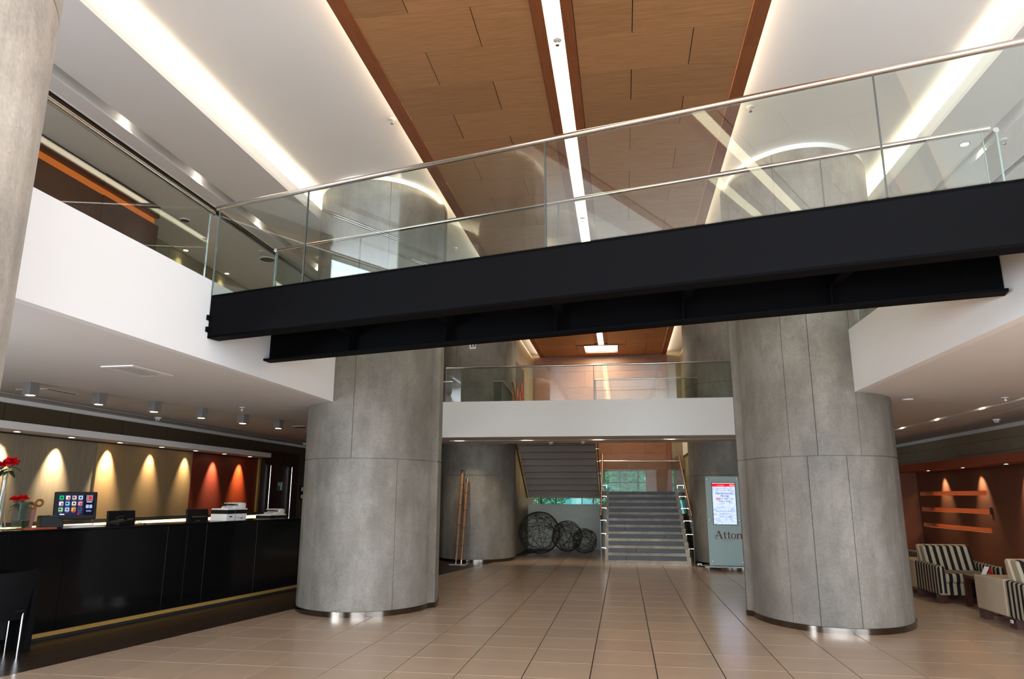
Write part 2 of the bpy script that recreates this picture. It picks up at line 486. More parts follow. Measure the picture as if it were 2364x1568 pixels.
# upper side ceilings with slots and linear grilles
upc = sroot('ceiling_upper')
ZS = 6.0
for x0, x1 in ((-8.6, -6.41), (-6.21, -5.96), (-5.78, -4.79), (3.93, 4.60), (4.80, 5.34), (5.47, 7.1)):
    struct('ceiling_board', B(x0, x1, -7.5, 23.7, ZS, ZS+.05), m_ceil, upc)
for x0, x1 in ((-5.96, -5.78), (4.60, 4.80)):
    struct('slot_box', MB().box(x0-.02, x0, -7.5, 23.7, ZS+.05, ZS+.2).box(x1, x1+.02, -7.5, 23.7, ZS+.05, ZS+.2).box(x0-.02, x1+.02, -7.5, 23.7, ZS+.2, ZS+.22), m_white, upc)
for x0, n, w in ((-6.41, 3, .0667), (5.34, 2, .065)):
    gr = thing('linear_air_grille', 'long dark slot grille in the side ceiling above the %s gallery' % ('left' if x0 < 0 else 'right'), 'air grille')
    B(x0, x0+n*w, -7.5, 23.7, ZS+.05, ZS+.06).build('grille_back', m_grille, gr)
    for i in range(n+1):
        B(x0+i*w-.012, x0+i*w+.012, -7.5, 23.7, ZS-.004, ZS+.05).build('blade', m_steel if 0 < i < n else m_white, gr)

cf = sroot('ceiling_coffer')
struct('coffer_board', B(-5.2, -2.45, -7.5, 23.8, 6.33, 6.4), m_white, cf)
struct('coffer_board', B(1.31, 4.35, -7.5, 23.8, 6.33, 6.4), m_white, cf)
struct('cove_edge', B(-4.83, -4.79, -7.5, 23.7, 6.05, 6.185), m_white, cf)
struct('cove_edge', B(3.93, 3.97, -7.5, 23.7, 6.05, 6.185), m_white, cf)
struct('cove_back', B(-5.2, -5.15, -7.5, 23.7, 6.05, 6.33), m_white, cf)
struct('cove_back', B(4.30, 4.35, -7.5, 23.7, 6.05, 6.33), m_white, cf)
struct('roof', B(-8.8, 7.3, -7.6, 24.2, 6.41, 6.7), m_ceil)

# timber ceiling field
wc = sroot('ceiling')
ZW = 6.25
struct('timber_back', B(-2.52, 1.385, -7.5, 23.7, ZW+.028, ZW+.06), m_grille, wc)
rows_hidden = MB()
edge = .0038
for k in range(-21, 28):
    y0 = 5.90+.637*k; y1 = min(y0+.637, 23.7)
    if y1-y0 < .1: continue
    if k % 2: xs = [(-2.525, -1.970), (-1.970, -.758), (-.350, .851), (.851, 1.390)]
    else: xs = [(-2.525, -1.346), (-1.346, -.758), (-.350, .230), (.230, 1.390)]
    if k in (25, 26): xs = [(-2.525, -1.346), (-1.346, -1.11), (-.026, .851), (.851, 1.390)]
    if k == 27: xs = [(-2.525, -1.346), (-1.346, -.35), (-.35, .851), (.851, 1.390)]
    for x0, x1 in xs:
        if k < -1: rows_hidden.box(x0+edge, x1-edge, y0+edge, y1-edge, ZW, ZW+.025)
        else: B(x0+edge*1.15, x1-edge*1.15, y0+edge, y1-edge, ZW, ZW+.025).build('timber_panel', m_wood, wc, fix=False)
o = rows_hidden.build('timber_panel_field', m_wood, wc, fix=False); o['kind'] = 'stuff'
for k in range(-5, 9):
    y0 = -7.5+2.4*(k+5); y1 = min(y0+2.397, 23.7)
    if y0 >= 23.6: break
    for x0, x1 in ((-2.690, -2.527), (-.756, -.640), (-.468, -.352), (1.392, 1.550)):
        if -.8 < x0 < 0 and y0 > 21.5: continue
        ye = min(y1, 21.6) if -.8 < x0 < 0 else y1
        B(x0, x1, y0, ye, ZW-.012, ZW+.012).build('edge_board', m_woodedge, wc, fix=False)

lt = thing('ceiling_strip_light', 'long glowing light slot running down the middle of the timber ceiling, ending in a crossbar', 'ceiling light')
part_label(B(-.638, -.470, -7.5, 21.95, ZW+.01, ZW+.02).build('diffuser', m_strip, lt), 'long glowing diffuser')
B(-1.09, -.046, 21.97, 23.04, ZW+.015, ZW+.02).build('cross_diffuser', m_strip, lt)
MB().box(-1.11, -1.09, 21.95, 23.06, ZW-.03, ZW+.03).box(-.046, -.026, 21.95, 23.06, ZW-.03, ZW+.03).box(-1.11, -.026, 23.04, 23.06, ZW-.03, ZW+.03).build('cross_frame', m_woodedge, lt)
B(-1.35, .20, 21.93, 21.965, ZW-.02, ZW+.03).build('cross_lintel', m_woodedge, lt)

# outer walls
wl = sroot('wall_left')
struct('wall_core', B(-8.8, -8.5, 2.5, 23.8, -.2, 3.5), m_darkwood, wl)
y = 2.6
while y < 18.2:
    B(-8.5, -8.47, y+.004, y+1.19, 2.53, 2.82).build('stone_slab', M('brown_stone', (86, 72, 54), .5, noise=.1, nscale=3) if y < 2.65 else bpy.data.materials['brown_stone'], wl)
    y += 1.2
struct('wall_upper', B(-8.3, -8.0, 2.5, 23.8, 3.5, 6.05), M('olive_wall', (120, 112, 84), .7), wl)
for i in range(10):
    B(-8.0, -7.985, 9.6+i*1.4+.005, 9.6+(i+1)*1.4-.005, 5.3, 5.99).build('wall_board', bpy.data.materials['olive_wall'], wl)
for z0, z1 in ((0.0, .32), (.32, .64), (.64, .96), (.96, 1.28), (1.28, 1.60), (1.60, 1.92), (1.92, 2.24), (2.24, 2.52)):
    for y0 in (17.86, 18.75, 19.64):
        B(-8.5, -8.475, y0+.004, y0+.886, z0+.003, z1-.003).build('stone_slab', bpy.data.materials['brown_stone'], wl)

wr = sroot('wall_right')
struct('wall_core', B(6.95, 7.3, 3.9, 23.8, -.2, 6.6), m_stone, wr)
for r_, (z0, z1) in enumerate(((2.20, 2.425), (2.43, 2.642), (2.647, 2.81))):
    y = 6.0+(r_ % 2)*.9
    while y < 21:
        B(6.92, 6.95, y+.004, y+1.796, z0, z1).build('stone_slab', m_stone, wr); y += 1.8

we = sroot('wall_end')
YE = 23.7
# end wall around its windows: z bands
struct('wall_core', B(-8.6, -2.95, YE, YE+.3, -.2, 6.6), m_stone, we)
struct('wall_core', B(1.97, 7.2, YE, YE+.3, -.2, 6.6), m_stone, we)
struct('wall_core', B(-2.95, 1.97, YE+.03, YE+.3, 2.42, 6.6), m_stone, we)
struct('wall_core', B(-2.95, 1.97, YE+.03, YE+.3, -.2, 1.05), m_stone, we)
struct('wall_core', B(.76, 1.42, YE+.03, YE+.3, 1.05, 2.42), m_stone, we)
struct('wall_core', B(-2.95, 1.97, YE+.03, YE+.3, 1.55, 1.70), m_stone, we)
struct('wall_core', B(-2.95, -.72, YE+.03, YE+.3, 1.70, 2.42), m_stone, we)
row = 0; z = 2.42
splits = ([-2.9, -1.9, -.6, .2, 1.43], [-2.9, -2.2, -1.15, -.28, .75, 1.43])
while z < 6.2:
    z1 = min(z+.55, 6.24)
    xs = splits[row % 2]
    for a, b_ in zip(xs[:-1], xs[1:]):
        B(a+.003, b_-.003, YE, YE+.03, z+.003, z1-.003).build('timber_panel', m_woodwall, we, fix=False)
    z = z1; row += 1
B(1.43, 1.57, YE-.02, YE+.03, 1.72, 6.24).build('timber_post', m_woodedge, we)
B(.762, 1.42, YE, YE+.03, 1.72, 2.415).build('timber_panel', m_woodwall, we)
for r_ in range(14):
    z0 = 2.43+r_*.29
    xs = (1.575, 1.97) if r_ % 2 else (1.575, 1.75, 1.97)
    for a, b_ in zip(xs[:-1], xs[1:]):
        B(a+.002, b_-.002, YE, YE+.03, z0+.002, min(z0+.288, 6.24)).build('stone_block', m_stone, we, fix=False)

# windows in the end wall
def window(idx, x0, x1, z0, z1, xbars, zbars):
    w = sroot('window_%d' % idx)
    y0, y1 = YE+.08, YE+.14; t = .025
    fr = MB().box(x0, x1, y0, y1, z0, z0+t).box(x0, x1, y0, y1, z1-t, z1).box(x0, x0+t, y0, y1, z0, z1).box(x1-t, x1, y0, y1, z0, z1)
    fr.build('window_frame', m_midplastic, w)
    for xb in xbars: B(xb-.012, xb+.012, y0, y1, z0+t, z1-t).build('mullion', m_midplastic, w)
    for zb in zbars: B(x0+t, x1-t, y0+.005, y1-.005, zb-.012, zb+.012).build('transom', m_midplastic, w)
    xs = [x0+t]+list(xbars)+[x1-t]; zs = [z0+t]+list(zbars)+[z1-t]
    for a, b_ in zip(xs[:-1], xs[1:]):
        for c, d in zip(zs[:-1], zs[1:]):
            B(a, b_, y0+.025, y0+.031, c, d).build('pane', m_window, w, fix=False)
window(1, -.72, .76, 1.70, 2.42, (-.60, -.095, .50), (2.03,))
window(2, 1.42, 1.97, 1.70, 2.42, (1.66,), (1.98,))
window(3, -2.72, -.72, 1.05, 1.55, (-2.2, -1.35, -.98), ())

# front (street side) shell behind the photographer: open glazed front with posts
fr = sroot('window_front')
for x in (-8.6, -5.4, -2.2, 1.0, 4.2, 7.1):
    B(x-.06, x+.06, -7.9, -7.7, 0, 6.1).build('post', m_midplastic, fr)
B(-8.6, 7.1, -7.9, -7.7, 3.0, 3.3).build('transom', m_midplastic, fr)
for x, lab in ((-8.2, 'left'), (7.1, 'right')):
    w_ = sroot('window_side_'+lab)  # made-up side bays out of view, posts added around the fill lights
    for y in (-7.4, -4.2, -1.0, 2.2): B(x-.05, x+.05, y-.05, y+.05, 0, 6.1).build('post', m_midplastic, w_)
struct('wall_front', B(-8.8, 7.3, -7.9, -7.6, 6.1, 6.7), m_white)

# ------------------------------------------------------------------ columns
def ellipse(cx, cy, a, b, th, mirror, scale=1.0, flange=.0, n=96):
    pts = []
    for i in range(n):
        t = 2*PI*i/n - .10
        s = scale
        tt = (i/n)
        if flange and tt < .5: s = scale*(1+flange*(1-tt*2))
        # formwork joints: shallow notches
        u, v = a*s*math.cos(t), b*s*math.sin(t)
        x = u*math.cos(th)-v*math.sin(th); y = u*math.sin(th)+v*math.cos(th)
        pts.append((cx+(-x if mirror else x), cy+y))
    return pts if not mirror else list(reversed(pts))
def notch(pts, cx, cy, idx, depth=.012):
    out = []
    n = len(pts)
    for i, p in enumerate(pts):
        if i in idx:
            q = pts[(i+1) % n]; d = Vector((q[0]-p[0], q[1]-p[1])).normalized()*.005
            inn = Vector((cx-p[0], cy-p[1])).normalized()*depth
            out += [p, (p[0]+d.x+inn.x, p[1]+d.y+inn.y), (p[0]+2*d.x, p[1]+2*d.y)]
        else: out.append(p)
    return out
def column(loc, a, b, th, mirror, label, seams, m_conc=m_conc, flange=.065):
    c = thing('column', label, 'column', loc); c['kind'] = 'structure'
    for k, (z0, z1) in enumerate(((.07, 2.078), (2.090, 4.30), (4.312, 6.25))):
        pl = notch(ellipse(0, 0, a, b, th, mirror, 1.0, flange), 0, 0, seams[k])
        MB().prism(pl, z0, z1).build('concrete_lift', m_conc, c, smooth=True)
    MB().prism(ellipse(0, 0, a, b, th, mirror, .986, flange), .05, 6.24).build('core', m_conc_dark, c, smooth=True)
    part_label(MB().prism(ellipse(0, 0, a, b, th, mirror, 1.012, flange), 0, .068).build('skirting', m_skirt, c, smooth=True), 'polished steel skirting ring')
    part_label(MB().prism(ellipse(0, 0, a, b, th, mirror, .985), 6.25, 6.33).build('collar', m_white, c, smooth=True), 'white plaster collar under the ceiling')
    return c
sl = ((56, 66, 84), (58, 74), (62, 80))
sr = ((12, 17, 24, 35), (14, 19, 27, 36), (15, 31))
sl2 = ((60, 72), (64,), (66,)); sr2 = ((20, 30), (26,), (24,))
column((-3.81, 10.60, 0), .985, 1.17, .05, False, 'massive round concrete column at the far end of the reception desk, front pair', sl)
column((2.70, 10.62, 0), 1.0, 1.27, .10, True, 'massive round concrete column beside the striped armchairs, front pair', sr)
column((-3.78, 18.64, 0), .985, 1.17, .05, False, 'round concrete column with bamboo poles leaning on it', sl2, flange=.0)
column((2.66, 18.66, 0), 1.0, 1.27, .10, True, 'round concrete column standing behind the information totem', sr2, flange=.0)
column((-3.965, 2.38, 0), .985, 1.17, .05, False, 'pale concrete column cut by the left edge of the picture, nearest of all', ((3, 92), (3, 92), (3, 92)), m_conc_lit)

# ------------------------------------------------------------------ balustrades
def panes(root, p0, p1, stops, z0, z1, th=.014, m_glass=m_glass):
    p0 = Vector((p0[0], p0[1], 0)); p1 = Vector((p1[0], p1[1], 0)); d = (p1-p0).normalized()
    ang = math.atan2(d.y, d.x)
    for i, (a, b_) in enumerate(zip(stops[:-1], stops[1:])):
        mid = p0+d*((a+b_)/2)
        mt = Matrix.Translation((mid.x, mid.y, (z0+z1)/2)) @ Matrix.Rotation(ang, 4, 'Z')
        MB().mbox(b_-a-.012, th, z1-z0, mt).build('glass_pane', m_glass, root, fix=False)
        for s in ((a,) if i else ()):
            q = p0+d*s
            mt = Matrix.Translation((q.x, q.y, (z0+z1)/2)) @ Matrix.Rotation(ang, 4, 'Z')
            MB().mbox(.012, th, z1-z0, mt).build('pane_joint', m_joint, root, fix=False)
    for s in (stops[0], stops[-1]):
        q = p0+d*s
        mt = Matrix.Translation((q.x, q.y, (z0+z1)/2)) @ Matrix.Rotation(ang, 4, 'Z')
        MB().mbox(.006, th, z1-z0, mt).build('pane_edge', M('pale_glass_edge', (118, 132, 126), .3) if 'pale_glass_edge' not in bpy.data.materials else bpy.data.materials['pale_glass_edge'], root, fix=False)
def rail(root, pts, r=.023):
    return part_label(MB().tube(pts, r, 16).build('handrail', m_steelrail, root, smooth=True), 'round stainless handrail')

ZR = 4.478
NA, NB = (-4.05, 6.286), (2.93, 4.443)
FA, FB = (-4.05, 7.58), (2.96, 5.70)
t = thing('glass_balustrade', 'glass balustrade with steel handrail on the near edge of the footbridge', 'balustrade')
panes(t, NA, NB, [.02, 1.16, 3.61, 6.06, 7.2], 3.54, ZR-.02)
rail(t, [(NA[0]-.02, NA[1]+.005, ZR), (NB[0], NB[1], ZR)], .025)
t = thing('glass_balustrade', 'glass balustrade on the far edge of the footbridge, ending at the right gallery', 'balustrade')
panes(t, FA, FB, [.0, 1.207, 3.61, 6.04, 7.24], 3.50, ZR-.02)
rail(t, [(FA[0], FA[1], ZR), (3.00, 5.69, ZR)], .023)
t = thing('glass_balustrade', 'glass balustrade on the left gallery between the nearest column and the footbridge', 'balustrade')
panes(t, (-4.08, -7), (-4.08, 6.20), [0, 2.2, 4.4, 6.6, 8.8, 11.0, 13.2], 3.55, 4.385)
rail(t, [(-4.08, -7, 4.405), (-4.08, 6.25, 4.405)], .025)
t = thing('glass_balustrade', 'short glass balustrade on the left gallery past the footbridge, behind the bridge glass', 'balustrade')
panes(t, (-4.08, 7.60), (-4.08, 9.48), [0, 1.88], 3.55, ZR-.02)
rail(t, [(-4.08, 7.58, ZR), (-4.08, 9.5, ZR)])
t = thing('glass_balustrade', 'glass balustrade on the right gallery running from the bridge end to the front column', 'balustrade')
panes(t, (3.06, 5.72), (3.06, 9.38), [0, 1.8, 3.66], 3.55, ZR-.02)
rail(t, [(3.06, 5.72, ZR), (3.06, 9.40, ZR)])
t = thing('glass_balustrade', 'glass balustrade across the far gallery above its white edge', 'balustrade')
panes(t, (-4.0, 15.80), (2.9, 15.80), [0, 3.42, 6.9], 3.66, 4.47)
rail(t, [(-4.0, 15.80, 4.49), (2.9, 15.80, 4.49)])
t = thing('glass_balustrade', 'glass balustrade at the rear of the far gallery, left of the stair opening', 'balustrade')
panes(t, (-4.6, 17.66), (-3.0, 17.68), [0, 1.6], 3.5, 4.45)
rail(t, [(-4.6, 17.66, 4.47), (-2.98, 17.68, 4.47), (-2.80, 18.35, 4.16), (-2.80, 20.9, 2.66)])
t = thing('glass_balustrade', 'glass balustrade at the rear of the far gallery, right of the stair opening', 'balustrade')
panes(t, (-.64, 17.79), (2.4, 17.8), [0, 3.04], 3.5, 4.45)
rail(t, [(-.66, 17.79, 4.47), (2.4, 17.8, 4.47)])

# ------------------------------------------------------------------ footbridge
br = thing('footbridge', 'black steel footbridge crossing the hall diagonally under its glass balustrades', 'footbridge')
def girder(p, q, z0, z1, side):
    p = Vector((p[0], p[1], 0)); q = Vector((q[0], q[1], 0)); d = (q-p); L_ = d.length; d.normalize()
    ang = math.atan2(d.y, d.x); nn = Vector((-d.y, d.x, 0))
    mid = (p+q)/2
    R_ = Matrix.Rotation(ang, 4, 'Z')
    g = MB().mbox(L_, .02, z1-z0, Matrix.Translation(mid+nn*(.01*side)+Vector((0, 0, (z0+z1)/2))) @ R_)
    web = g.build('girder_web', m_black, br)
    f = MB()
    f.mbox(L_, .15, .022, Matrix.Translation(mid+nn*(.075*side)+Vector((0, 0, z0+.011))) @ R_)
    f.mbox(L_, .15, .022, Matrix.Translation(mid+nn*(.075*side)+Vector((0, 0, z1-.011))) @ R_)
    f.build('girder_flange', m_black, br)
    for k in range(1, 6):
        c = p+d*(L_*k/6)
        MB().mbox(.012, .12, z1-z0-.05, Matrix.Translation(c+nn*(.08*side)+Vector((0, 0, (z0+z1)/2))) @ R_).build('stiffener', m_black, br)
girder((XL+.005, 6.284), (XR-.005, 4.445), 3.097, 3.537, 1)
girder((XL+.005, 7.575), (XR-.005, 5.70), 3.085, 3.50, -1)
MB().prism([(XL+.005, 6.31), (XR-.005, 4.47), (XR-.005, 5.68), (XL+.005, 7.55)], 3.42, 3.50).build('deck', m_black, br)
for k in range(1, 6):
    a = Vector((XL, 6.30, 0)).lerp(Vector((XR, 4.46, 0)), k/6); b_ = Vector((XL, 7.55, 0)).lerp(Vector((XR, 5.68, 0)), k/6)
    d = (b_-a); mid = (a+b_)/2
    MB().mbox(.08, d.length-.05, .14, Matrix.Translation((mid.x, mid.y, 3.35)) @ Matrix.Rotation(math.atan2(d.y, d.x)-PI/2, 4, 'Z')).build('cross_beam', m_black, br)
for (x, y, z) in ((XL+.012, 6.265, 3.30), (XL+.012, 6.265, 3.18)):
    MB().mbox(.02, .05, .05, Matrix.Translation((x, y, z))).build('bolt_plate', m_black, br)

# ------------------------------------------------------------------ reception desk
P0 = Vector((-6.405, 7.309, 0)); DANG = math.atan2(.985, .174)
def dloc(s, dep, z=0):
    d = Vector((.174, .985, 0)).normalized(); n = Vector((-.985, .174, 0)).normalized()
    v = P0+d*s+n*dep; v.z = z; return v
desk = thing('reception_desk', 'long black glass fronted reception desk with brass plinth', 'reception desk', P0, DANG)
stops = [-3.2, -.45, .25, 1.76, 2.117, 2.488, 3.60, 4.72, 6.0]
for a, b_ in zip(stops[:-1], stops[1:]):
    B(a+.0025, b_-.0025, .0, .02, .085, 1.165).build('front_panel', m_blackglass, desk, bevel=.0015, seg=1)
B(-3.2, 6.0, .02, .50, .05, 1.165).build('carcass', m_dkplastic, desk)
B(-3.2, 6.0, .505, 1.05, .05, 1.05).build('clerk_worktop', m_dkplastic, desk)
part_label(B(-3.2, 6.0, -.006, .52, 1.168, 1.194).build('worktop', m_blackglass, desk, bevel=.003), 'thin polished black worktop')
part_label(B(-.02, 6.0, .012, .05, .036, .084).build('plinth', m_brass, desk), 'brass strip plinth')
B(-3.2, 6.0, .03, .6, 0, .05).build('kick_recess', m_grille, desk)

led = thing('back_counter', 'low back counter with glowing ledge below the reception wall panels', 'counter', (-8.45, 12, 0))
B(0, .42, -6, 3.6, 0, 1.04).build('body', m_darkwood, led)
part_label(B(.0, .10, -6, 3.6, 1.07, 1.135).build('lit_ledge', m_ledge, led), 'glowing light ledge')
B(0, .12, -6, 3.6, 1.137, 1.2).build('upstand', m_midplastic, led)

# reception wall panels + pelmet
for (y0, y1, x, mt, lab, lean) in ((4.5, 10.36, -8.40, m_fabgrey, 'grey linen textured panel on the reception wall', 0),
                             (10.37, 12.95, -8.37, m_bronze, 'bronze linen textured panel in the middle of the reception wall', 0),
                             (12.96, 15.6, -8.40, m_red, 'red lacquered panel at the door end of the reception wall', 0)):
    p = B(-8.47, x, y0, y1, 1.2, 2.40).build('wall_panel', mt, None)
    tag(p, lab, 'wall panel')
pel = thing('light_pelmet', 'pale horizontal pelmet holding downlights above the reception wall panels', 'pelmet')
B(-8.47, -7.95, 3.0, 15.32, 2.42, 2.52).build('pelmet_box', m_white, pel, bevel=.004)
def downlight(name, x, y, z, label, group, r=.045, matl=None):
    d = thing(name, label, 'downlight', (x, y, z), 0, group)
    MB().lathe([(r+.012, 0), (r+.012, -.006), (r, -.008), (r, -.002)], 20).build('trim_ring', m_steel, d, smooth=True)
    MB().lathe([(r-.004, -.001), (r-.004, -.0055)], 16).build('lens', matl or m_lamp, d)
    return d
def spot(name, loc, target, power, color, angle, blend=.6, size=.03):
    l = bpy.data.lights.new(name, 'SPOT'); l.energy = power; l.color = color; l.spot_size = angle; l.spot_blend = blend; l.shadow_soft_size = size
    o = bpy.data.objects.new(name, l); COL.objects.link(o); o.location = loc
    o.rotation_euler = (Vector(target)-Vector(loc)).to_track_quat('-Z', 'Y').to_euler()
ordn = ['first', 'second', 'third', 'fourth', 'fifth', 'sixth', 'seventh', 'eighth']
hot = [8.53, 9.52, 10.575, 11.66, 12.70, 13.72, 14.75]
hp = [110, 170, 170, 70, 60, 100, 150]
for i, y in enumerate(hot):
    downlight('downlight', -8.16, y, 2.418, '%s recessed downlight under the reception pelmet counting from the left edge' % ordn[i], 'pelmet downlights')
    spot('pelmet_spot', (-8.24, y, 2.405), (-8.37, y, 1.95), hp[i], (1, .80, .54) if i != 6 else (1, .62, .2), math.radians(58), 1.0)

# timber double door beyond the desk
dr = sroot('door_1')
B(-8.5, -8.44, 15.80, 17.80, 0, 2.64).build('door_frame', m_darkwood, dr)
for y0 in (15.9, 16.82):
    lf = B(-8.44, -8.40, y0, y0+.90, .01, 2.52).build('door_leaf', m_darkwood, dr)
    hx = y0+.22 if y0 < 16 else y0+.42
    part_label(MB().tube([(-8.35, hx, .6), (-8.35, hx, 2.28)], .018, 10).build('pull_handle', m_chrome, lf, smooth=True), 'long chrome pull handle')
tag(B(-8.40, -8.36, 15.58, 15.66, 1.05, 2.42).build('jamb_post', m_brass), 'slim bronze post between red panel and timber door', 'post')
sg = thing('door_sign', 'small green pictogram sign on the dark timber door', 'sign', (-8.395, 16.73, 1.80))
B(0, .008, -.13, .13, -.11, .11).build('plate', M('sign_green', (60, 110, 92), .5), sg)
B(.008, .011, -.10, -.03, .01, .08).build('pictogram', m_paper, sg)
B(.008, .011, .02, .10, -.09, .09).build('pictogram', m_paper, sg)
for z0, nm in ((1.66, 'upper'), (1.47, 'lower')):
    f = thing('picture_frame', 'small black framed notice beyond the timber door, %s of two' % nm, 'frame', (-8.47, 18.14, z0))
    MB().box(0, .02, -.13, .13, -.005, .165).build('frame', m_dkplastic, f)
    B(.02, .022, -.08, .08, .03, .13).build('notice', m_paper, f)

# ------------------------------------------------------------------ things on the desk
ZT = 1.195
def standing(name, label, cat, s, dep, rot=0, group=None, z=ZT): return thing(name, label, cat, dloc(s, dep, z), DANG+rot, group)
# local frame: -y towards the lobby, +x along the desk away from the camera
VIEW = -.42
# tall vase
v = standing('glass_vase', 'tall slender clear vase with trumpet neck at the left end of the desk', 'vase', -.30, .38)
MB().lathe([(.075, 0), (.08, .012), (.055, .10), (.042, .22), (.03, .40), (.026, .50), (.03, .58), (.038, .64), (.033, .64), (.024, .55), (.021, .45), (.03, .3), (.038, .2), (.05, .1)], 24).build('body', m_clear, v, smooth=True)
B(-.13, .13, -.09, .09, -.004, .0).build('base_mat', m_chrome, v)
def petals(mb, c, R_, n_layers, seed):
    rnd = random.Random(seed)
    for L_ in range(n_layers):
        f = (L_+1)/n_layers; k = 4+L_*2
        for i in range(k):
            a = 2*PI*i/k+L_*.6+rnd.random()*.3
            rad = R_*(.22+.78*f); tilt = .25+f*.95
            w = R_*(.6+.5*f); h = R_*(1.1-.3*f)
            base = Vector((math.cos(a)*rad*.28, math.sin(a)*rad*.28, -.25*R_))
            out = Vector((math.cos(a), math.sin(a), 0)); sd = Vector((-math.sin(a), math.cos(a), 0)); upv = Vector((0, 0, 1))
            grid = []
            for u in range(4):
                for vv in range(5):
                    p = u/3; q = vv/4-.5
                    wid = w*(.55+.65*math.sin(PI*(.12+.5*p)))
                    pos = base+upv*(h*p*math.cos(tilt*p*.9))+out*(h*p*math.sin(tilt*p*.9)+R_*.12)+sd*(wid*q)-out*(q*q*wid*.9)-upv*(q*q*R_*.9*p)+out*(.05*R_*(p**3))
                    grid.append(Vector(c)+pos)
            fs = [(u*5+vv, u*5+vv+1, (u+1)*5+vv+1, (u+1)*5+vv) for u in range(3) for vv in range(4)]
            mb.add(grid, fs)
def rose(label, loc, stem_pts, R_, seed, group):
    r_ = thing('rose', label, 'rose', loc, 0, group)
    mb = MB(); petals(mb, (0, 0, 0), R_, 4, seed); mb.build('bloom', m_rose, r_, smooth=True, fix=False)
    MB().lathe([(.004, -R_*.62), (R_*.34, -R_*.42), (R_*.38, -R_*.2), (R_*.2, -.1*R_)], 10).build('calyx', m_leaf, r_, smooth=True)
    MB().tube([(0, 0, -R_*.4)]+stem_pts, .0035, 6).build('stem', m_stem, r_, smooth=True)
    rnd = random.Random(seed+5)
    for k in range(3):
        a = rnd.random()*2*PI; lv = MB(); pts = []
        for u in range(6):
            w = .026*math.sin(PI*(u+.25)/5.6); d = .02+.09*u/5
            zc = -R_*.9-.02*k-.05*(u/5)**2
            for sd in (-1, 0, 1):
                pts.append((math.cos(a)*d-math.sin(a)*w*sd, math.sin(a)*d+math.cos(a)*w*sd, zc+(.006 if sd else 0)))
        lv.add(pts, [(u*3+j, u*3+j+1, (u+1)*3+j+1, (u+1)*3+j) for u in range(5) for j in range(2)]).build('leaf', m_leaf, r_, smooth=True, fix=False)
    return r_
tv = dloc(-.30, .38, ZT)
for i, (dx, dy, dz, lab) in enumerate(((-.055, -.02, .70, 'red rose in the tall vase, leftmost bloom'), (.055, -.02, .715, 'red rose in the tall vase, rightmost bloom'), (0, .05, .745, 'red rose in the tall vase, highest bloom between the other two'))):
    rose(lab, tv+Vector((dx, dy, dz)), [(-dx*.6, -dy*.6, -.14), (-dx*.85, -dy*.85, -.3), (-dx*1.05, -dy, -.52)], .074, 11+i, 'roses in the tall vase')
v = standing('glass_vase', 'short square clear vase with water beside the tall vase', 'vase', -.06, .36, .25)
mb = MB()
for (x0, x1, y0, y1) in ((-.065, .065, -.065, -.058), (-.065, .065, .058, .065), (-.065, -.058, -.058, .058), (.058, .065, -.058, .058)): mb.box(x0, x1, y0, y1, 0, .30)
mb.box(-.065, .065, -.065, .065, 0, .018).build('body', m_clear, v)
part_label(B(-.057, .057, -.057, .057, .019, .09).build('water', glass('green_water', (.55, .68, .55, 1)), v), 'greenish water')
B(-.05, .05, -.02, .0, .10, .28).build('wrapped_leaf', M('pale_leaf', (96, 116, 104), .4, noise=.25, nscale=14), v)
sv = dloc(-.06, .36, ZT)
for i, (dx, dy, dz, lab) in enumerate(((-.085, -.01, .325, 'red rose lying over the rim of the short square vase, near bloom'), (-.02, .0, .335, 'red rose at the rim of the short square vase, far bloom'))):
    rose(lab, sv+Vector((dx, dy, dz)), [(-dx*.3, 0, -.08), (-dx*.8, 0, -.2), (-dx, 0, -.29)], .064, 31+i, 'roses in the short vase')
# carved wooden figure : slab with two rings
v = standing('carved_figure', 'reddish carved wooden figure with two open rings behind the square vase', 'figure', .10, .45, VIEW)
MB().extr([(-.055, 0), (.04, 0), (.062, .21), (-.05, .21)], -.02, .02, 'Y').build('body', m_oldwood, v, bevel=.004)
def ring(cx, cz, R_, r_): 
    return [(cx+R_*math.cos(a*PI/12), 0, cz+R_*math.sin(a*PI/12)) for a in range(25)]
MB().tube(ring(0, .235, .05, .014), .015, 8).build('ring', m_gold, v, smooth=True)
MB().tube(ring(.085, .285, .036, .01), .012, 8).build('ring', m_gold, v, smooth=True)
MB().tube([(-.05, 0, .225), (.05, 0, .225)], .007, 6).build('ring_bar', m_gold, v)
tag(MB().xf(Matrix.Identity(4)).mbox(.34, .2, .008, Matrix.Translation(dloc(.10, .30, ZT+.004)) @ Matrix.Rotation(DANG-.1, 4, 'Z')).build('desk_mat', m_tray), 'thin orange mat lying on the desk in front of the wooden figure', 'mat')
tag(MB().mbox(.36, .24, .006, Matrix.Translation(dloc(.62, .2, ZT+.003)) @ Matrix.Rotation(DANG-.1, 4, 'Z')).build('leaflet', m_paper), 'white leaflet lying below the lit desktop screen', 'leaflet')
# receipt printer
v = standing('receipt_printer', 'black receipt printer with sloping lid left of the lit screen', 'printer', .27, .33, VIEW)
MB().extr([(-.11, 0), (.13, 0), (.13, .08), (.07, .125), (-.03, .14), (-.11, .14)], -.085, .085, 'Y').build('body', m_dkplastic, v, bevel=.008)
MB().extr([(-.02, .141), (.065, .129), (.065, .133), (-.02, .146)], -.05, .05, 'Y').build('lid', m_midplastic, v)
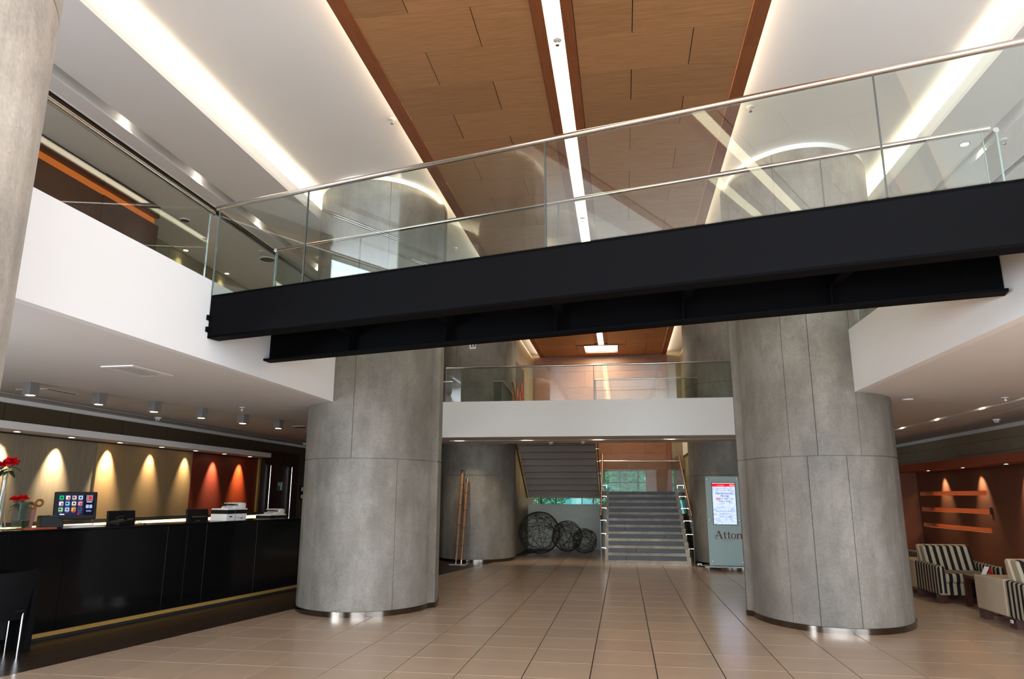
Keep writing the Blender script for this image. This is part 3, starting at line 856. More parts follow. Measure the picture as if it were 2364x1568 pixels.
# lit screen
v = standing('desktop_screen', 'black framed desktop screen showing rows of coloured icons', 'monitor', .60, .33, VIEW)
sw, sh, z0 = .47, .335, .085
tilt = Matrix.Translation((0, 0, z0)) @ Matrix.Rotation(-.14, 4, 'X')
MB().mbox(sw, .035, sh, tilt @ Matrix.Translation((0, .0175, sh/2))).build('housing', m_dkplastic, v, bevel=.012)
scr = MB().mbox(sw-.07, .002, sh-.085, tilt @ Matrix.Translation((0, -.0012, sh/2+.008))).build('screen', m_scrdark, v)
W_, H_ = sw-.07, sh-.085
def sq(mt, cx, cz, w, h, dy=-.003, nm='icon'):
    return MB().mbox(w, .0012, h, tilt @ Matrix.Translation((cx, dy, sh/2+.008+cz))).build(nm, mt, scr, fix=False)
sq(m_scrblack, W_*.355, 0, W_*.29, H_, -.0028, 'sidebar')
ic = [(40, 200, 110), (230, 225, 235), (225, 190, 190), (200, 220, 250), (225, 228, 240), (120, 190, 235), (225, 230, 190), (220, 150, 165), (150, 210, 150), (190, 205, 245), (250, 165, 70), (70, 80, 110)]
for i, c in enumerate(ic):
    cx = -W_*.5+W_*(.095+.172*(i % 4)); cz = H_*.5-H_*(.15+.285*(i//4))
    mi = emission('icon_%d' % i, c, .46)
    sq(mi, cx, cz, .046, .046)
    if i % 3 == 0: sq(emission('icon_dot_%d' % i, (20+i*12, 90, 60+i*10), .4), cx, cz, .024, .022, -.0045, 'icon_mark')
    elif i % 3 == 1: sq(emission('icon_dot_%d' % i, (200, 70, 60), .4), cx+.008, cz-.006, .02, .024, -.0045, 'icon_mark')
    else: sq(emission('icon_dot_%d' % i, (60, 50, 90), .4), cx-.006, cz+.002, .022, .018, -.0045, 'icon_mark')
    sq(m_scrgrey, cx, cz-.034, .034, .005, -.003, 'caption')
sq(emission('news_a', (150, 130, 150), .42), W_*.36, H_*.33, .075, .07, -.0045)
sq(m_scrred, W_*.38, H_*.33, .03, .04, -.0055, 'icon_mark')
sq(m_scrwhite, W_*.36, H_*.14, .06, .008, -.0045, 'caption')
for dx in (-.019, .019): sq(emission('calendar', (170, 190, 235), .45), W_*.36+dx, -H_*.08, .032, .042, -.0045)
sq(m_scrgrey, W_*.36, -H_*.30, .058, .02, -.0045, 'caption')
sq(m_scrwhite, -W_*.36, -H_*.45, .05, .012, -.0045, 'caption')
sq(m_scrred, W_*.08, -H_*.44, .02, .016, -.0045, 'caption')
MB().tube([(-.2, .05, .09), (-.22, .02, .01), (.22, .02, .01), (.2, .05, .09)], .008, 8).build('wire_stand', m_steel, v, smooth=True)
# two monitors from behind
def rear_monitor(label, s, lean):
    v = standing('desk_monitor', label, 'monitor', s, .68, .03, 'monitors facing the clerks', 1.05)
    tl = Matrix.Translation((0, 0, .06)) @ Matrix.Rotation(lean, 4, 'X') @ Matrix.Shear('XZ', 4, (.0, 0))
    MB().mbox(.46, .03, .255, tl @ Matrix.Translation((0, 0, .1275))).build('housing', m_dkplastic, v, bevel=.006)
    MB().mbox(.30, .03, .022, tl @ Matrix.Translation((.02, -.024, .135))).build('back_ridge', m_midplastic, v, bevel=.004)
    MB().mbox(.05, .012, .05, tl @ Matrix.Translation((0, -.025, .06))).build('logo_plate', m_steel, v)
    MB().mbox(.09, .03, .12, Matrix.Translation((0, .02, .06))).build('stand_neck', m_dkplastic, v)
    B(-.13, .13, -.09, .11, 0, .015).build('stand_base', m_dkplastic, v)
    return v
rear_monitor('black monitor seen from behind next to the telephone', 1.62, -.10)
rear_monitor('black monitor seen from behind left of the large white printer', 3.04, -.10)
v = standing('telephone', 'black desk telephone with coiled cord in front of the first monitor', 'telephone', 1.16, .25, .2)
MB().extr([(-.1, 0), (.1, 0), (.1, .065), (-.1, .04)], -.09, .09, 'Y').build('body', m_dkplastic, v, bevel=.006)
MB().tube([(-.09, -.03, .075), (-.05, -.03, .095), (.06, -.03, .1), (.12, -.03, .075)], .018, 8).build('handset', m_dkplastic, v, smooth=True)
cp = []
for i in range(90):
    u = i/89; a = u*2*PI*14
    base = Vector((.12, -.03, .06)).lerp(Vector((.30, -.19, .01)), min(1, u*2)) if u < .5 else Vector((.30, -.19+.02, .01)).lerp(Vector((.34, -.262, -.08)), (u-.5)*2)
    cp.append(base+Vector((math.cos(a)*.012, 0, math.sin(a)*.012)))
MB().tube(cp, .0035, 5).build('coiled_cord', m_dkplastic, v, smooth=True)
MB().tube([(.30, -.25, .01), (.31, -.262, -.03), (.34, -.266, -.085), (.37, -.262, -.05), (.36, -.25, .012)], .0035, 6).build('hanging_cord', m_dkplastic, v, smooth=True)
# printers
def mfp(label, s, dep, zb, tall):
    v = standing('office_printer', label, 'printer', s, dep, 0, None, zb)
    v.scale = (.545, .68, tall)
    if tall:
        MB().extr([(-.43, 0), (.40, 0), (.42, .14), (-.40, .14)], -.2, .24, 'Y').build('cassette_body', m_plastic, v, bevel=.006)
        B(-.30, -.19, -.206, -.2, .07, .10).build('control_label', m_midplastic, v)
        B(-.02, .38, -.204, -.2, .055, .06).build('tray_seam', m_midplastic, v)
        B(.16, .24, -.208, -.2, .04, .055).build('tray_grip', m_midplastic, v)
        B(-.075, -.06, -.206, -.2, .0, .14).build('edge_strip', m_steel, v)
        h = .145
    else: h = .065
    B(-.40, .42, -.2, .24, h, h+.075).build('scanner_body', m_dkplastic, v, bevel=.004)
    B(-.40, .42, -.21, .24, h+.077, h+.105).build('scanner_lid', m_plastic, v, bevel=.006)
    MB().extr([(-.1, h+.105), (.40, h+.105), (.42, h+.16), (.40, h+.215), (.18, h+.215), (.13, h+.15), (-.03, h+.15)], -.16, .2, 'Y').build('feeder', m_plastic, v, bevel=.008)
    B(.22, .25, -.164, -.16, h+.11, h+.2).build('feeder_strip', m_paper, v)
    MB().extr([(-.16, h+.19), (.16, h+.165), (.16, h+.178), (-.16, h+.2)], -.12, .16, 'Y').build('paper_tray', m_dkplastic, v)
    MB().extr([(.0, h+.207), (.34, h+.217), (.34, h+.225), (.0, h+.218)], -.14, .18, 'Y').build('top_flap', m_plastic, v)
    B(-.085, -.07, -.204, -.2, h-.03, h+.075).build('edge_strip', m_steel, v)
    return v
mfp('tall white printer with scanner lid and paper cassette on the desk', 3.165, .19, ZT, .73)
mfp('second white printer top half hidden below the worktop edge, by the dark door', 4.86, .70, 1.05, .79)

# black side table and chair at the left edge
sd = thing('black_side_table', 'black box framed console table standing against the left end of the reception desk', 'table', dloc(-.30, -.365, 0), DANG)
B(-.06, 0, 0, .34, 0, .775).build('side_panel', m_chairblack, sd, bevel=.003)
B(-1.1, -.062, 0, .34, .725, .775).build('table_top', m_chairblack, sd, bevel=.003)
B(-1.1, -1.04, 0, .34, 0, .724).build('side_panel', m_chairblack, sd, bevel=.003)
B(-1.04, -.062, .31, .335, .1, .724).build('back_panel', m_grille, sd)
ch = thing('black_chair', 'black chair with thin chrome legs in the lower left corner', 'chair', (-6.29, 6.566, 0), math.radians(62))
MB().extr([(-.27, .42), (.12, .42), (.14, .46), (-.27, .46)], -.26, .24, 'X').build('seat', m_chairblack, ch, bevel=.012)
mb = MB(); pts = []
for i in range(9):
    for j in range(7):
        u = i/8-.5; w = j/6
        pts.append((u*.56*(1-.10*(1-w)), -.25-.10*w+.10*(abs(u)*2)**2*.5, (.36+.46*w)+.03*(u*2)**2*w))
n9 = len(pts)
mb.add(pts+[(p[0], p[1]-.018, p[2]) for p in pts], [(i*7+j, (i+1)*7+j, (i+1)*7+j+1, i*7+j+1) for i in range(8) for j in range(6)]+[(n9+i*7+j, n9+i*7+j+1, n9+(i+1)*7+j+1, n9+(i+1)*7+j) for i in range(8) for j in range(6)])
mb.build('backrest', m_chairblack, ch, smooth=True)
for sx in (-1, 1):
    for sy in (-1, 1):
        part_label(MB().tube([(.225*sx, .16*sy-.07, 0), (.225*sx, .16*sy-.07, .54 if sy < 0 else .43)], .011, 10).build('leg', m_chrome, ch, smooth=True), 'thin chrome leg')
MB().tube([(.225, -.23, .36), (.225, .09, .36)], .008, 8).build('leg_brace', m_chrome, ch, smooth=True)
MB().tube([(-.225, -.23, .36), (-.225, .09, .36)], .008, 8).build('leg_brace', m_chrome, ch, smooth=True)

# ------------------------------------------------------------------ stairs
st = thing('staircase', 'concrete staircase with slate treads rising to the landing', 'staircase', (-.48, 17.62, 0))
RISE, RUN, W = .1525, .285, 2.0
hz = [0, .195]+[.195+RISE*(i+1) for i in range(10)]
for i in range(11):
    z0, z1, y0 = hz[i], hz[i+1], i*RUN
    sp = B(0, W, y0, y0+RUN+.06, max(0, z0-.16), z1-.085).build('step', m_stair, st)
    for a, b_ in ((0, .08), (W-.10, W)): B(a, b_, y0-.012, y0+RUN+.05, z1-.087, z1-.01).build('step_end', m_stair, sp)
    cut = random.choice((.5, .75, 1.1, 1.45))
    for a, b_ in ((.083, cut), (cut+.003, W-.103)):
        B(a, b_, y0-.02, y0+RUN+.02, z1-.083, z1).build('slate_tread', m_slate, sp, bevel=.004, seg=1)
ZL = hz[-1]
lan = thing('stair_landing', 'concrete stair landing between the two flights in front of the windows', 'landing', (-2.72, 20.75, 0))
B(0, 4.35, 0, 2.9, ZL-.18, ZL).build('slab', m_stair, lan)
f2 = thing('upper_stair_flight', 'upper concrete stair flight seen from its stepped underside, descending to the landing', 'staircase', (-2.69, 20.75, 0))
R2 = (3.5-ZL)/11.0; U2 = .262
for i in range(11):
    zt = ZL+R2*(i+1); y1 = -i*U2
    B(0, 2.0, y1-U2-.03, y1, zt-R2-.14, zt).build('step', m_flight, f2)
# stair balustrades
def stair_balustrade(label, x, xdir):
    t = thing('stair_balustrade', label, 'balustrade', (x, 17.62, 0))
    sl_ = RISE/RUN
    pz = lambda y: .17+sl_*y
    pl = [(.02, pz(0)-.16), (3.25, pz(3.25)-.25), (3.25, pz(3.25)+.83), (.02, pz(.02)+.83)]
    MB().extr(pl, -.006, .006, 'X').build('glass_pane', m_farglass, t)
    MB().extr([(.0, 0), (.02, 0), (.02, pz(0)+.83), (0, pz(0)+.83)], -.008, .008, 'X').build('pane_edge', m_joint, t)
    part_label(MB().tube([(0, .15, pz(.15)+.86), (0, 3.25, pz(3.25)+.86)], .024, 12).build('handrail', M('bronze_rail', (128, 84, 50), .35, metal=.7) if 'bronze_rail' not in bpy.data.materials else bpy.data.materials['bronze_rail'], t, smooth=True), 'bronze toned sloping handrail')
    for k in range(6):
        y = .30+k*.57; z = pz(y)+.03
        MB().box(-.012 if xdir > 0 else -.10, .10 if xdir > 0 else .012, y-.008, y+.008, z, z+.014).box((.085 if xdir > 0 else -.10), (.10 if xdir > 0 else -.085), y-.012, y+.012, z-.08, z+.012).build('clamp', m_steel, t)
    return t
stair_balustrade('glass stair balustrade on the wire sphere side of the lower flight', -.56, 1)
sb = stair_balustrade('glass stair balustrade on the totem side of the lower flight', 1.60, -1)
part_label(MB().tube([(0, 3.25, ZL+1.03), (0, 5.9, ZL+1.03)], .022, 10).build('handrail', m_steelrail, sb, smooth=True), 'level steel handrail on the landing')
B(-.006, .006, 3.3, 5.9, ZL+.02, ZL+1.0).build('glass_pane', m_farglass, sb)
t = thing('landing_balustrade', 'glass balustrade with level steel rail at the window side of the landing', 'balustrade')
panes(t, (-.68, 23.35), (1.62, 23.35), [0, 1.15, 2.3], ZL+.02, ZL+.96, m_glass=m_farglass)
rail(t, [(-.7, 23.35, ZL+.98), (1.64, 23.35, ZL+.98)])
for (xx, lab, side) in ((-2.76, 'glass stair balustrade on the outer side of the upper flight', 1), (-.63, 'glass stair balustrade on the inner side of the upper flight', -1)):
    t = thing('stair_balustrade', lab, 'balustrade', (xx, 20.75, 0))
    s2 = R2/U2
    MB().extr([(0, ZL-.1), (-2.9, ZL+2.9*s2-.1), (-2.9, ZL+2.9*s2+.95), (0, ZL+.95)], -.006, .006, 'X').build('glass_pane', m_farglass, t)
    MB().extr([(0, ZL-.2), (-2.9, ZL+2.9*s2-.2), (-2.9, ZL+2.9*s2-.15), (0, ZL-.15)], -.012, .012, 'X').build('bottom_edge', m_joint, t)
    MB().tube([(0, 0, ZL+.97), (0, -2.9, ZL+2.9*s2+.97)], .022, 10).build('handrail', m_steelrail, t, smooth=True)
    for k in range(6):
        y = -.25-k*.5; z = ZL-y*s2
        MB().tube([(-.02*side, y, z), (.08*side, y, z)], .015, 8).build('clamp', m_steel, t)

# alcove block walls
wa = sroot('wall_alcove')
struct('wall_core', B(-2.95, -.45, 22.43, 22.55, 0, 1.34), m_tilew, wa)
for r_ in range(7):
    z0 = 1.34-.196*(r_+1)
    x = -2.95+(r_ % 2)*.28-.1
    while x < -.45:
        a = max(x, -2.93); b_ = min(x+.56, -.45)
        if b_-a > .03: B(a+.002, b_-.002, 22.40, 22.43, max(z0, 0)+.002, z0+.194).build('wall_block', m_tilew, wa, fix=False)
        x += .56
wb = sroot('wall_alcove_left')
struct('wall_core', B(-3.2, -2.98, 18.9, 23.7, 0, 6.25), m_stone, wb)
for r_ in range(16):
    z0 = r_*.39; y = 17.9+(r_ % 2)*.5-.3
    while y < 23.7:
        a = max(y, 18.9); b_ = min(y+1.0, 23.69)
        if b_-a > .05: B(-2.98, -2.95, a+.002, b_-.002, z0+.002, min(z0+.388, 6.24)).build('wall_block', m_stone, wb, fix=False)
        y += 1.0
art = thing('wall_art', 'tall dark abstract canvas with red and orange patches on the upper stair wall', 'painting', (-2.945, 20.4, 3.75))
B(0, .03, -.85, .85, 0, 1.6).build('canvas', M('dark_canvas', (40, 22, 18), .6), art)
rnd = random.Random(4)
for k in range(12):
    cy, cz, w, h = rnd.uniform(-.6, .6), rnd.uniform(.2, 1.2), rnd.uniform(.06, .2), rnd.uniform(.15, .35)
    c = [(170, 40, 22), (204, 90, 34), (120, 26, 20)][k % 3]
    MB().extr([(cy-w, cz-h*.4), (cy-w*.2, cz-h), (cy+w, cz-h*.2), (cy+w*.5, cz+h), (cy-w*.6, cz+h*.7)], .03, .033+k*.0004, 'X').build('patch', M('paint_patch', c, .6), art)
tag(B(2.0, 2.03, 19.6, 23.6, 0, 6.2).build('wall_stair_right', m_stone), kind='structure')

# ------------------------------------------------------------------ wire spheres, bamboo
def wire_sphere(label, x, y, r_, n, seed):
    rnd = random.Random(seed); mb = MB()
    for k in range(n):
        nrm = Vector((rnd.gauss(0, 1), rnd.gauss(0, 1), rnd.gauss(0, 1))).normalized()
        off = rnd.uniform(-.55, .55) if k > 8 else 0
        u = nrm.orthogonal().normalized(); w = nrm.cross(u); rr = math.sqrt(1-off*off)
        a0 = rnd.random()*2*PI; L_ = 2*PI*rnd.uniform(.5, 1.0)
        ptsx = []
        for i in range(29):
            a = a0+L_*i/28; q = (u*math.cos(a)+w*math.sin(a))*rr+nrm*(off+.03*math.sin(3*a+k))
            ptsx.append(q.normalized()*(r_-.008)*rnd.uniform(.992, 1.0)+Vector((0, 0, r_)))
        mb.tube(ptsx, .0052, 5)
    o = mb.build('wire_sphere', m_wire, None, fix=False); o.location = (x, y, 0)
    tag(o, label, 'sculpture', 'wire spheres below the stairs')
wire_sphere('largest dark wire sphere on the floor beside the concrete column', -2.36, 20.37, .585, 44, 1)
wire_sphere('middle sized dark wire sphere between the largest and smallest ones', -1.66, 21.35, .445, 36, 2)
wire_sphere('smallest dark wire sphere beside the foot of the staircase', -1.12, 20.74, .355, 30, 3)
def bamboo(label, p, q, r_):
    b_ = thing('bamboo_pole', label, 'bamboo pole', p, 0, 'bamboo poles leaning on the column')
    v = Vector(q)-Vector(p); L_ = v.length; rot = v.to_track_quat('Z', 'Y').to_matrix().to_4x4()
    MB().tube([(0, 0, .1), (0, 0, L_-.09)], r_, 14).xf(rot).build('cane', m_bamboo, b_, smooth=True)
    for k in range(4):
        z = .42+k*(L_-.6)/3.4
        MB().lathe([(r_*.98, z-.012), (r_*1.06, z-.004), (r_*1.06, z+.004), (r_*.98, z+.012)], 14).xf(rot).build('node_ring', m_bambring, b_, smooth=True)
    part_label(MB().lathe([(r_*1.05, L_-.09), (r_*1.05, L_)], 14).xf(rot).build('cap', m_chrome, b_, smooth=True), 'polished metal cap')
    part_label(MB().lathe([(r_*.55, 0), (r_*.55, .1)], 12).xf(rot).build('foot', m_chrome, b_, smooth=True), 'slim metal foot')
bamboo('taller bamboo pole with steel ends leaning against the rear concrete column', (-3.965, 17.02, 0), (-3.93, 17.45, 2.21), .04)
bamboo('shorter bamboo pole with steel ends beside the taller one', (-3.845, 17.06, 0), (-3.80, 17.40, 1.99), .042)
tag(MB().mbox(.42, .22, .012, Matrix.Translation((-3.9, 17.03, .006))).build('floor_plate', m_skirt), 'thin dark plate on the floor under the bamboo poles', 'base plate')

# ------------------------------------------------------------------ information totem
YK = 16.7
kt = thing('information_totem', 'pale glass information totem with lit screen and hotel lettering', 'totem', (2.22, YK, 0))
B(-.385, .385, 0, .03, .105, 2.03).build('panel', m_panelglass, kt, bevel=.003)
B(-.30, .30, .03, .11, .105, 1.95).build('back_housing', m_midplastic, kt)
part_label(B(-.50, .50, -.16, .26, .075, .10).build('base', m_steel, kt, bevel=.004), 'flat brushed metal base')
for x in (-.42, .42):
    for y in (-.11, .21): MB().lathe([(.022, 0), (.022, .075)], 10).xf(Matrix.Translation((x, y, 0))).build('foot', m_steel, kt)
for x, z in ((-.336, 1.972), (.308, 1.976), (-.325, 1.078), (.32, 1.075), (-.312, .192), (.332, .178)):
    MB().lathe([(.018, 0), (.018, .014), (.01, .018)], 12).xf(Matrix.Translation((x, 0, z)) @ Matrix.Rotation(PI/2, 4, 'X')).build('bolt', m_steel, kt, smooth=True)
B(-.258, .262, -.012, 0, .97, 1.90).build('screen_bezel', m_dkplastic, kt)
# picture on the screen : two interior views in pale blue with rays
def screen_mat():
    m = bpy.data.materials.new('screen_picture'); m.use_nodes = True
    nt = m.node_tree; N = nt.nodes; L = nt.links; N.clear()
    out = N.new('ShaderNodeOutputMaterial'); e = N.new('ShaderNodeEmission'); L.new(e.outputs[0], out.inputs[0])
    tc = N.new('ShaderNodeTexCoord'); sp = N.new('ShaderNodeSeparateXYZ'); L.new(tc.outputs['Object'], sp.inputs[0])
    def mth(op, a, b_=None):
        n = N.new('ShaderNodeMath'); n.operation = op
        for i, s in enumerate((a, b_)):
            if s is None: continue
            if isinstance(s, (int, float)): n.inputs[i].default_value = s
            else: L.new(s, n.inputs[i])
        return n.outputs[0]
    ang = mth('ARCTAN2', mth('SUBTRACT', sp.outputs['Z'], 1.17), mth('SUBTRACT', sp.outputs['X'], .03))
    ray = mth('GREATER_THAN', mth('SINE', mth('MULTIPLY', ang, 17)), .93)
    lower = mth('LESS_THAN', sp.outputs['Z'], 1.385)
    nz = N.new('ShaderNodeTexNoise'); nz.inputs['Scale'].default_value = 11; L.new(tc.outputs['Object'], nz.inputs['Vector'])
    blot = mth('GREATER_THAN', nz.outputs[0], .56)
    f = mth('ADD', mth('MULTIPLY', mth('MULTIPLY', ray, lower), .55), mth('MULTIPLY', blot, .3))
    mx = N.new('ShaderNodeMix'); mx.data_type = 'RGBA'; L.new(f, mx.inputs['Factor'])
    mx.inputs['A'].default_value = lin((214, 228, 250)); mx.inputs['B'].default_value = lin((110, 150, 220))
    L.new(mx.outputs['Result'], e.inputs[0]); e.inputs[1].default_value = .48
    return m
scn = B(-.246, .25, -.0145, -.0122, .982, 1.886).build('screen', screen_mat(), kt)
B(-.246, .25, -.0165, -.0146, 1.805, 1.872).build('header_bar', m_scrred, scn)
B(-.246, .25, -.0165, -.0146, 1.384, 1.389).build('divider', m_scrwhite, scn)
MB().extr([(-.16, 1.49), (-.17, 1.56), (-.06, 1.57), (-.09, 1.50)], -.0155, -.0148, 'Y').build('pink_patch', emission('pink_patch', (236, 180, 220), .46), scn)
def st_(s, size, z, mt, x=.01, bold=True): text('screen_text', s, size, mt, scn, Matrix.Translation((x, -.017, z)) @ FACE_FRONT, bold=bold)
st_('www.atton.com', .024, 1.828, m_scrwhite, -.06)
st_('Atton', .05, 1.822, m_scrwhite, .19)
st_('Miércoles 28 Enero 2015', .036, 1.755, m_scrgrey)
st_('Wednesday January 28th 2015', .034, 1.712, m_scrgrey)
st_('Maersk Strategy', .056, 1.640, m_scrtext)
st_('Meeting', .056, 1.582, m_scrtext)
st_('Salón D, Piso 1 y 2', .05, 1.525, m_scrtext)
st_('9:00 a 18:30', .05, 1.468, m_scrtext)
st_('Corporación Jubilares', .045, 1.255, m_scrgrey)
st_('Salón Piso 1', .045, 1.195, m_scrgrey)
st_('19:00 a 21:00', .045, 1.138, m_scrgrey)
# hotel lettering, drawn with serifs
def poly_arc(cx, cy, rx, ry, a0, a1, n):
    return [(cx+rx*math.cos(a0+(a1-a0)*i/n), cy+ry*math.sin(a0+(a1-a0)*i/n)) for i in range(n+1)]
let = {
 'A': ([[(.02, 0), (.09, 0), (.47, .97), (.41, 1.05)], [(.36, .93), (.41, 1.05), (.55, .95), (.92, 0), (.72, 0)], [(-.10, .30), (-.04, .37), (.68, .37), (.70, .31)], [(-.10, 0), (-.10, .045), (.22, .045), (.22, 0)], [(.60, 0), (.60, .045), (1.04, .045), (1.04, 0)]], 1.0),
 't': ([[(.14, .08), (.14, .82), (.20, .86), (.29, .90), (.29, .08)], [(-.02, .585), (-.02, .64), (.48, .64), (.48, .585)], [(.14, .1), (.20, .0), (.36, -.01), (.48, .07), (.46, .10), (.33, .06), (.29, .12)]], .50),
 'n': ([[(.08, 0), (.08, .60), (.25, .66), (.25, 0)], [(.25, .48), (.25, .57), (.42, .67), (.56, .66), (.66, .58), (.70, .44), (.70, 0), (.54, 0), (.54, .40), (.50, .52), (.40, .57)], [(-.02, 0), (-.02, .045), (.34, .045), (.34, 0)], [(.44, 0), (.44, .045), (.80, .045), (.80, 0)], [(-.02, .585), (-.02, .63), (.12, .63), (.12, .585)]], .80),
}
lx = -.232; k_ = .168
for chx in 'Atton':
    if chx == 'o':
        mb = MB(); o1 = poly_arc(.32, .325, .33, .345, 0, 2*PI, 28)[:-1]; o2 = poly_arc(.32, .325, .185, .29, 0, 2*PI, 28)[:-1]
        n_ = len(o1); vs = []
        for yy in (-.004, -.0005):
            for p in o1+o2: vs.append((lx+p[0]*k_, yy, .678+p[1]*k_))
        fs = []
        for i in range(n_):
            j = (i+1) % n_
            fs += [(i, j, n_+j, n_+i), (2*n_+i, 3*n_+i, 3*n_+j, 2*n_+j), (i, 2*n_+i, 2*n_+j, j), (n_+i, n_+j, 3*n_+j, 3*n_+i)]
        mb.add(vs, fs).build('letter', m_maroon, kt); lx += .68*k_
    else:
        ps, adv = let[chx]; mb = MB()
        for i, pl in enumerate(ps):
            mb.extr([(lx+p[0]*k_, .678+p[1]*k_) for p in pl], -.004-.0003*i, -.0005, 'Y')
        mb.build('letter', m_maroon, kt); lx += adv*k_
B(-.235, .27, -.004, -.0005, .660, .664).build('underline', m_greytext, kt)
text('small_lettering', 'H O T E L E S', .036, m_greytext, kt, Matrix.Translation((.015, -.003, .622)) @ FACE_FRONT)
cb = MB().tube([(1.62, 17.5, .02), (1.75, 17.45, .015), (1.85, 17.3, .012), (1.95, 17.1, .012), (2.1, 16.95, .012)], .012, 8).build('power_cable', m_dkplastic, None, smooth=True)
tag(cb, 'black cable on the floor running from the stair foot to the totem', 'cable')
pb = thing('floor_socket', 'small pale socket box on the floor at the foot of the stair balustrade', 'socket', (1.70, 17.55, 0))
B(-.05, .05, -.05, .05, 0, .07).build('box', m_plastic, pb, bevel=.01); B(-.02, .02, -.056, -.05, .02, .05).build('socket_face', m_midplastic, pb)

# exit pictogram on the rear column
ex = thing('exit_sign', 'white square running figure exit sign on the rear concrete column', 'sign', (-3.735, 17.475, 5.375), math.radians(-2))
B(-.085, .085, -.01, .0, -.085, .085).build('plate', m_paper, ex)
B(.02, .07, -.013, -.01, -.03, .07).build('door_mark', m_greytext, ex)
mb = MB().extr([(-.06, -.05), (-.045, -.055), (-.02, -.01), (-.04, .01)], -.013, -.01, 'Y').extr([(-.045, .0), (-.015, -.005), (-.005, .04), (-.03, .045)], -.0134, -.01, 'Y').extr([(-.015, -.005), (.015, -.02), (.012, -.06), (0, -.06), (0, -.025), (-.025, -.01)], -.0138, -.01, 'Y')
mb.extr(poly_arc(-.008, .058, .012, .012, 0, 2*PI, 10)[:-1], -.013, -.01, 'Y').build('running_figure', m_dkplastic, ex)

# ------------------------------------------------------------------ lounge alcove on the right
lw = sroot('wall_lounge')
XB = 6.6
nich = ((1.622, 1.728), (1.288, 1.397), (.954, 1.059)); NY0, NY1 = 14.43, 17.45
zz = [0]
for a, b_ in reversed(nich): zz += [a, b_]
zz += [2.135]
for i in range(0, len(zz), 2): struct('wall_band', B(XB, XB+.3, 7.0, 17.55, zz[i], zz[i+1]), m_brownwall, lw)
for a, b_ in nich:
    struct('wall_band', B(XB, XB+.3, 7.0, NY0, a, b_), m_brownwall, lw)
    struct('wall_band', B(XB, XB+.3, NY1, 17.55, a, b_), m_brownwall, lw)
    struct('niche_back', B(XB+.22, XB+.3, NY0, NY1, a, b_), m_orange, lw)
    struct('niche_edge', B(XB, XB+.012, NY0, NY1, b_-.02, b_), m_brownwall, lw)
    struct('niche_led', B(XB+.03, XB+.05, NY0+.1, NY1-.1, b_-.005, b_-.001), m_nicheled, lw)
struct('wall_return', B(5.6, 6.95, 17.55, 17.75, 0, 2.135), m_brownwall, lw)
struct('wall_pelmet', B(6.1, 6.95, 7.0, 17.75, 2.135, 2.28), m_orange, lw)
tag(B(XB-.02, XB, 14.30, 14.37, 1.29, 1.41).build('wall_switch', m_dkplastic, None, bevel=.004), 'dark switch plate at the right end of the middle wall niche', 'switch')
for i, (x, y) in enumerate(((6.30, 16.1), (6.30, 14.55), (6.30, 13.0), (6.3, 11.4))):
    downlight('downlight', x, y, 2.133, '%s recessed downlight over the rust brown lounge wall counting from the far corner' % ordn[i], 'lounge wall downlights', .035, m_lampcool)
    spot('lounge_spot', (6.44, y, 2.12), (6.58, y, 1.65), 46, (1, .84, .58), math.radians(62), .9)

def armchair(loc, label, group):
    a = thing('armchair', label, 'armchair', loc, 0, group)
    Wd = .95
    part_label(MB().extr([(.90, .12), (1.70, .12), (1.70, .555), (.90, .575)], 0, Wd, 'X').build('back_body', m_suede, a, bevel=.025, seg=3), 'beige suede back body')
    B(.10, Wd-.10, .03, .90, .12, .30).build('base_front', m_stripeX, a, bevel=.015)
    part_label(B(.11, Wd-.11, .0, .84, .30, .44).build('seat_cushion', m_stripeX, a, bevel=.04, seg=3), 'striped seat cushion')
    for x0 in (0, Wd-.115):
        MB().extr([(.0, .12), (.90, .12), (.90, .57), (.0, .55)], x0, x0+.115, 'X').build('arm', m_stripeY, a, bevel=.03, seg=3)
        MB().extr([(x0+.006, .15), (x0+.109, .15), (x0+.109, .52), (x0+.09, .545), (x0+.025, .545), (x0+.006, .52)], -.004, .03, 'Y').build('arm_front', m_stripeF, a)
    part_label(MB().extr([(.62, .42), (.80, .42), (.93, .79), (.90, .815), (.78, .80)], .115, Wd-.115, 'X').build('back_cushion', m_stripeX, a, bevel=.035, seg=3), 'striped back cushion')
    MB().extr([(.80, .50), (.96, .50), (1.02, .80), (.97, .825), (.92, .81)], .09, Wd-.09, 'X').build('back_shell', m_suede, a, bevel=.02, seg=3)
    for x in (.06, Wd-.06):
        for y in (.10, .82, 1.6): B(x-.05, x+.05, y-.08, y+.08, 0, .12).build('foot', m_mahog, a)
    return a
ac = armchair((4.74, 12.23, 0), 'striped armchair with beige back, facing the low table, beside the concrete column', 'striped armchairs')
ac2 = copy_thing(ac, 'striped armchair with beige suede back cut by the right edge of the picture', (4.71, 9.29, 0))
tg = thing('price_tag', 'small pale tag hanging under the nearest striped armchair', 'tag', (4.70, 10.10, .085), 0)
B(-.003, .003, -.03, .03, -.018, .018).build('card', m_paper, tg); B(-.0045, -.003, -.02, .02, -.005, .005).build('print', m_greytext, tg)
copy_thing(ac, 'striped armchair almost hidden behind the concrete column, farthest of the row', (4.74, 15.2, 0))
def low_table(loc, label):
    t = thing('low_table', label, 'table', loc, 0, 'low mahogany tables')
    B(0, .62, 0, .96, .41, .455).build('table_top', m_mahog, t, bevel=.004)
    for x in (.04, .58):
        for y in (.04, .92): B(x-.035, x+.035, y-.035, y+.035, 0, .41).build('leg', m_mahog, t)
    B(.04, .58, .02, .06, .34, .41).build('apron', m_mahog, t); B(.04, .58, .90, .94, .34, .41).build('apron', m_mahog, t)
    return t
lt1 = low_table((5.02, 11.10, 0), 'low dark mahogany table between the two nearest armchairs')
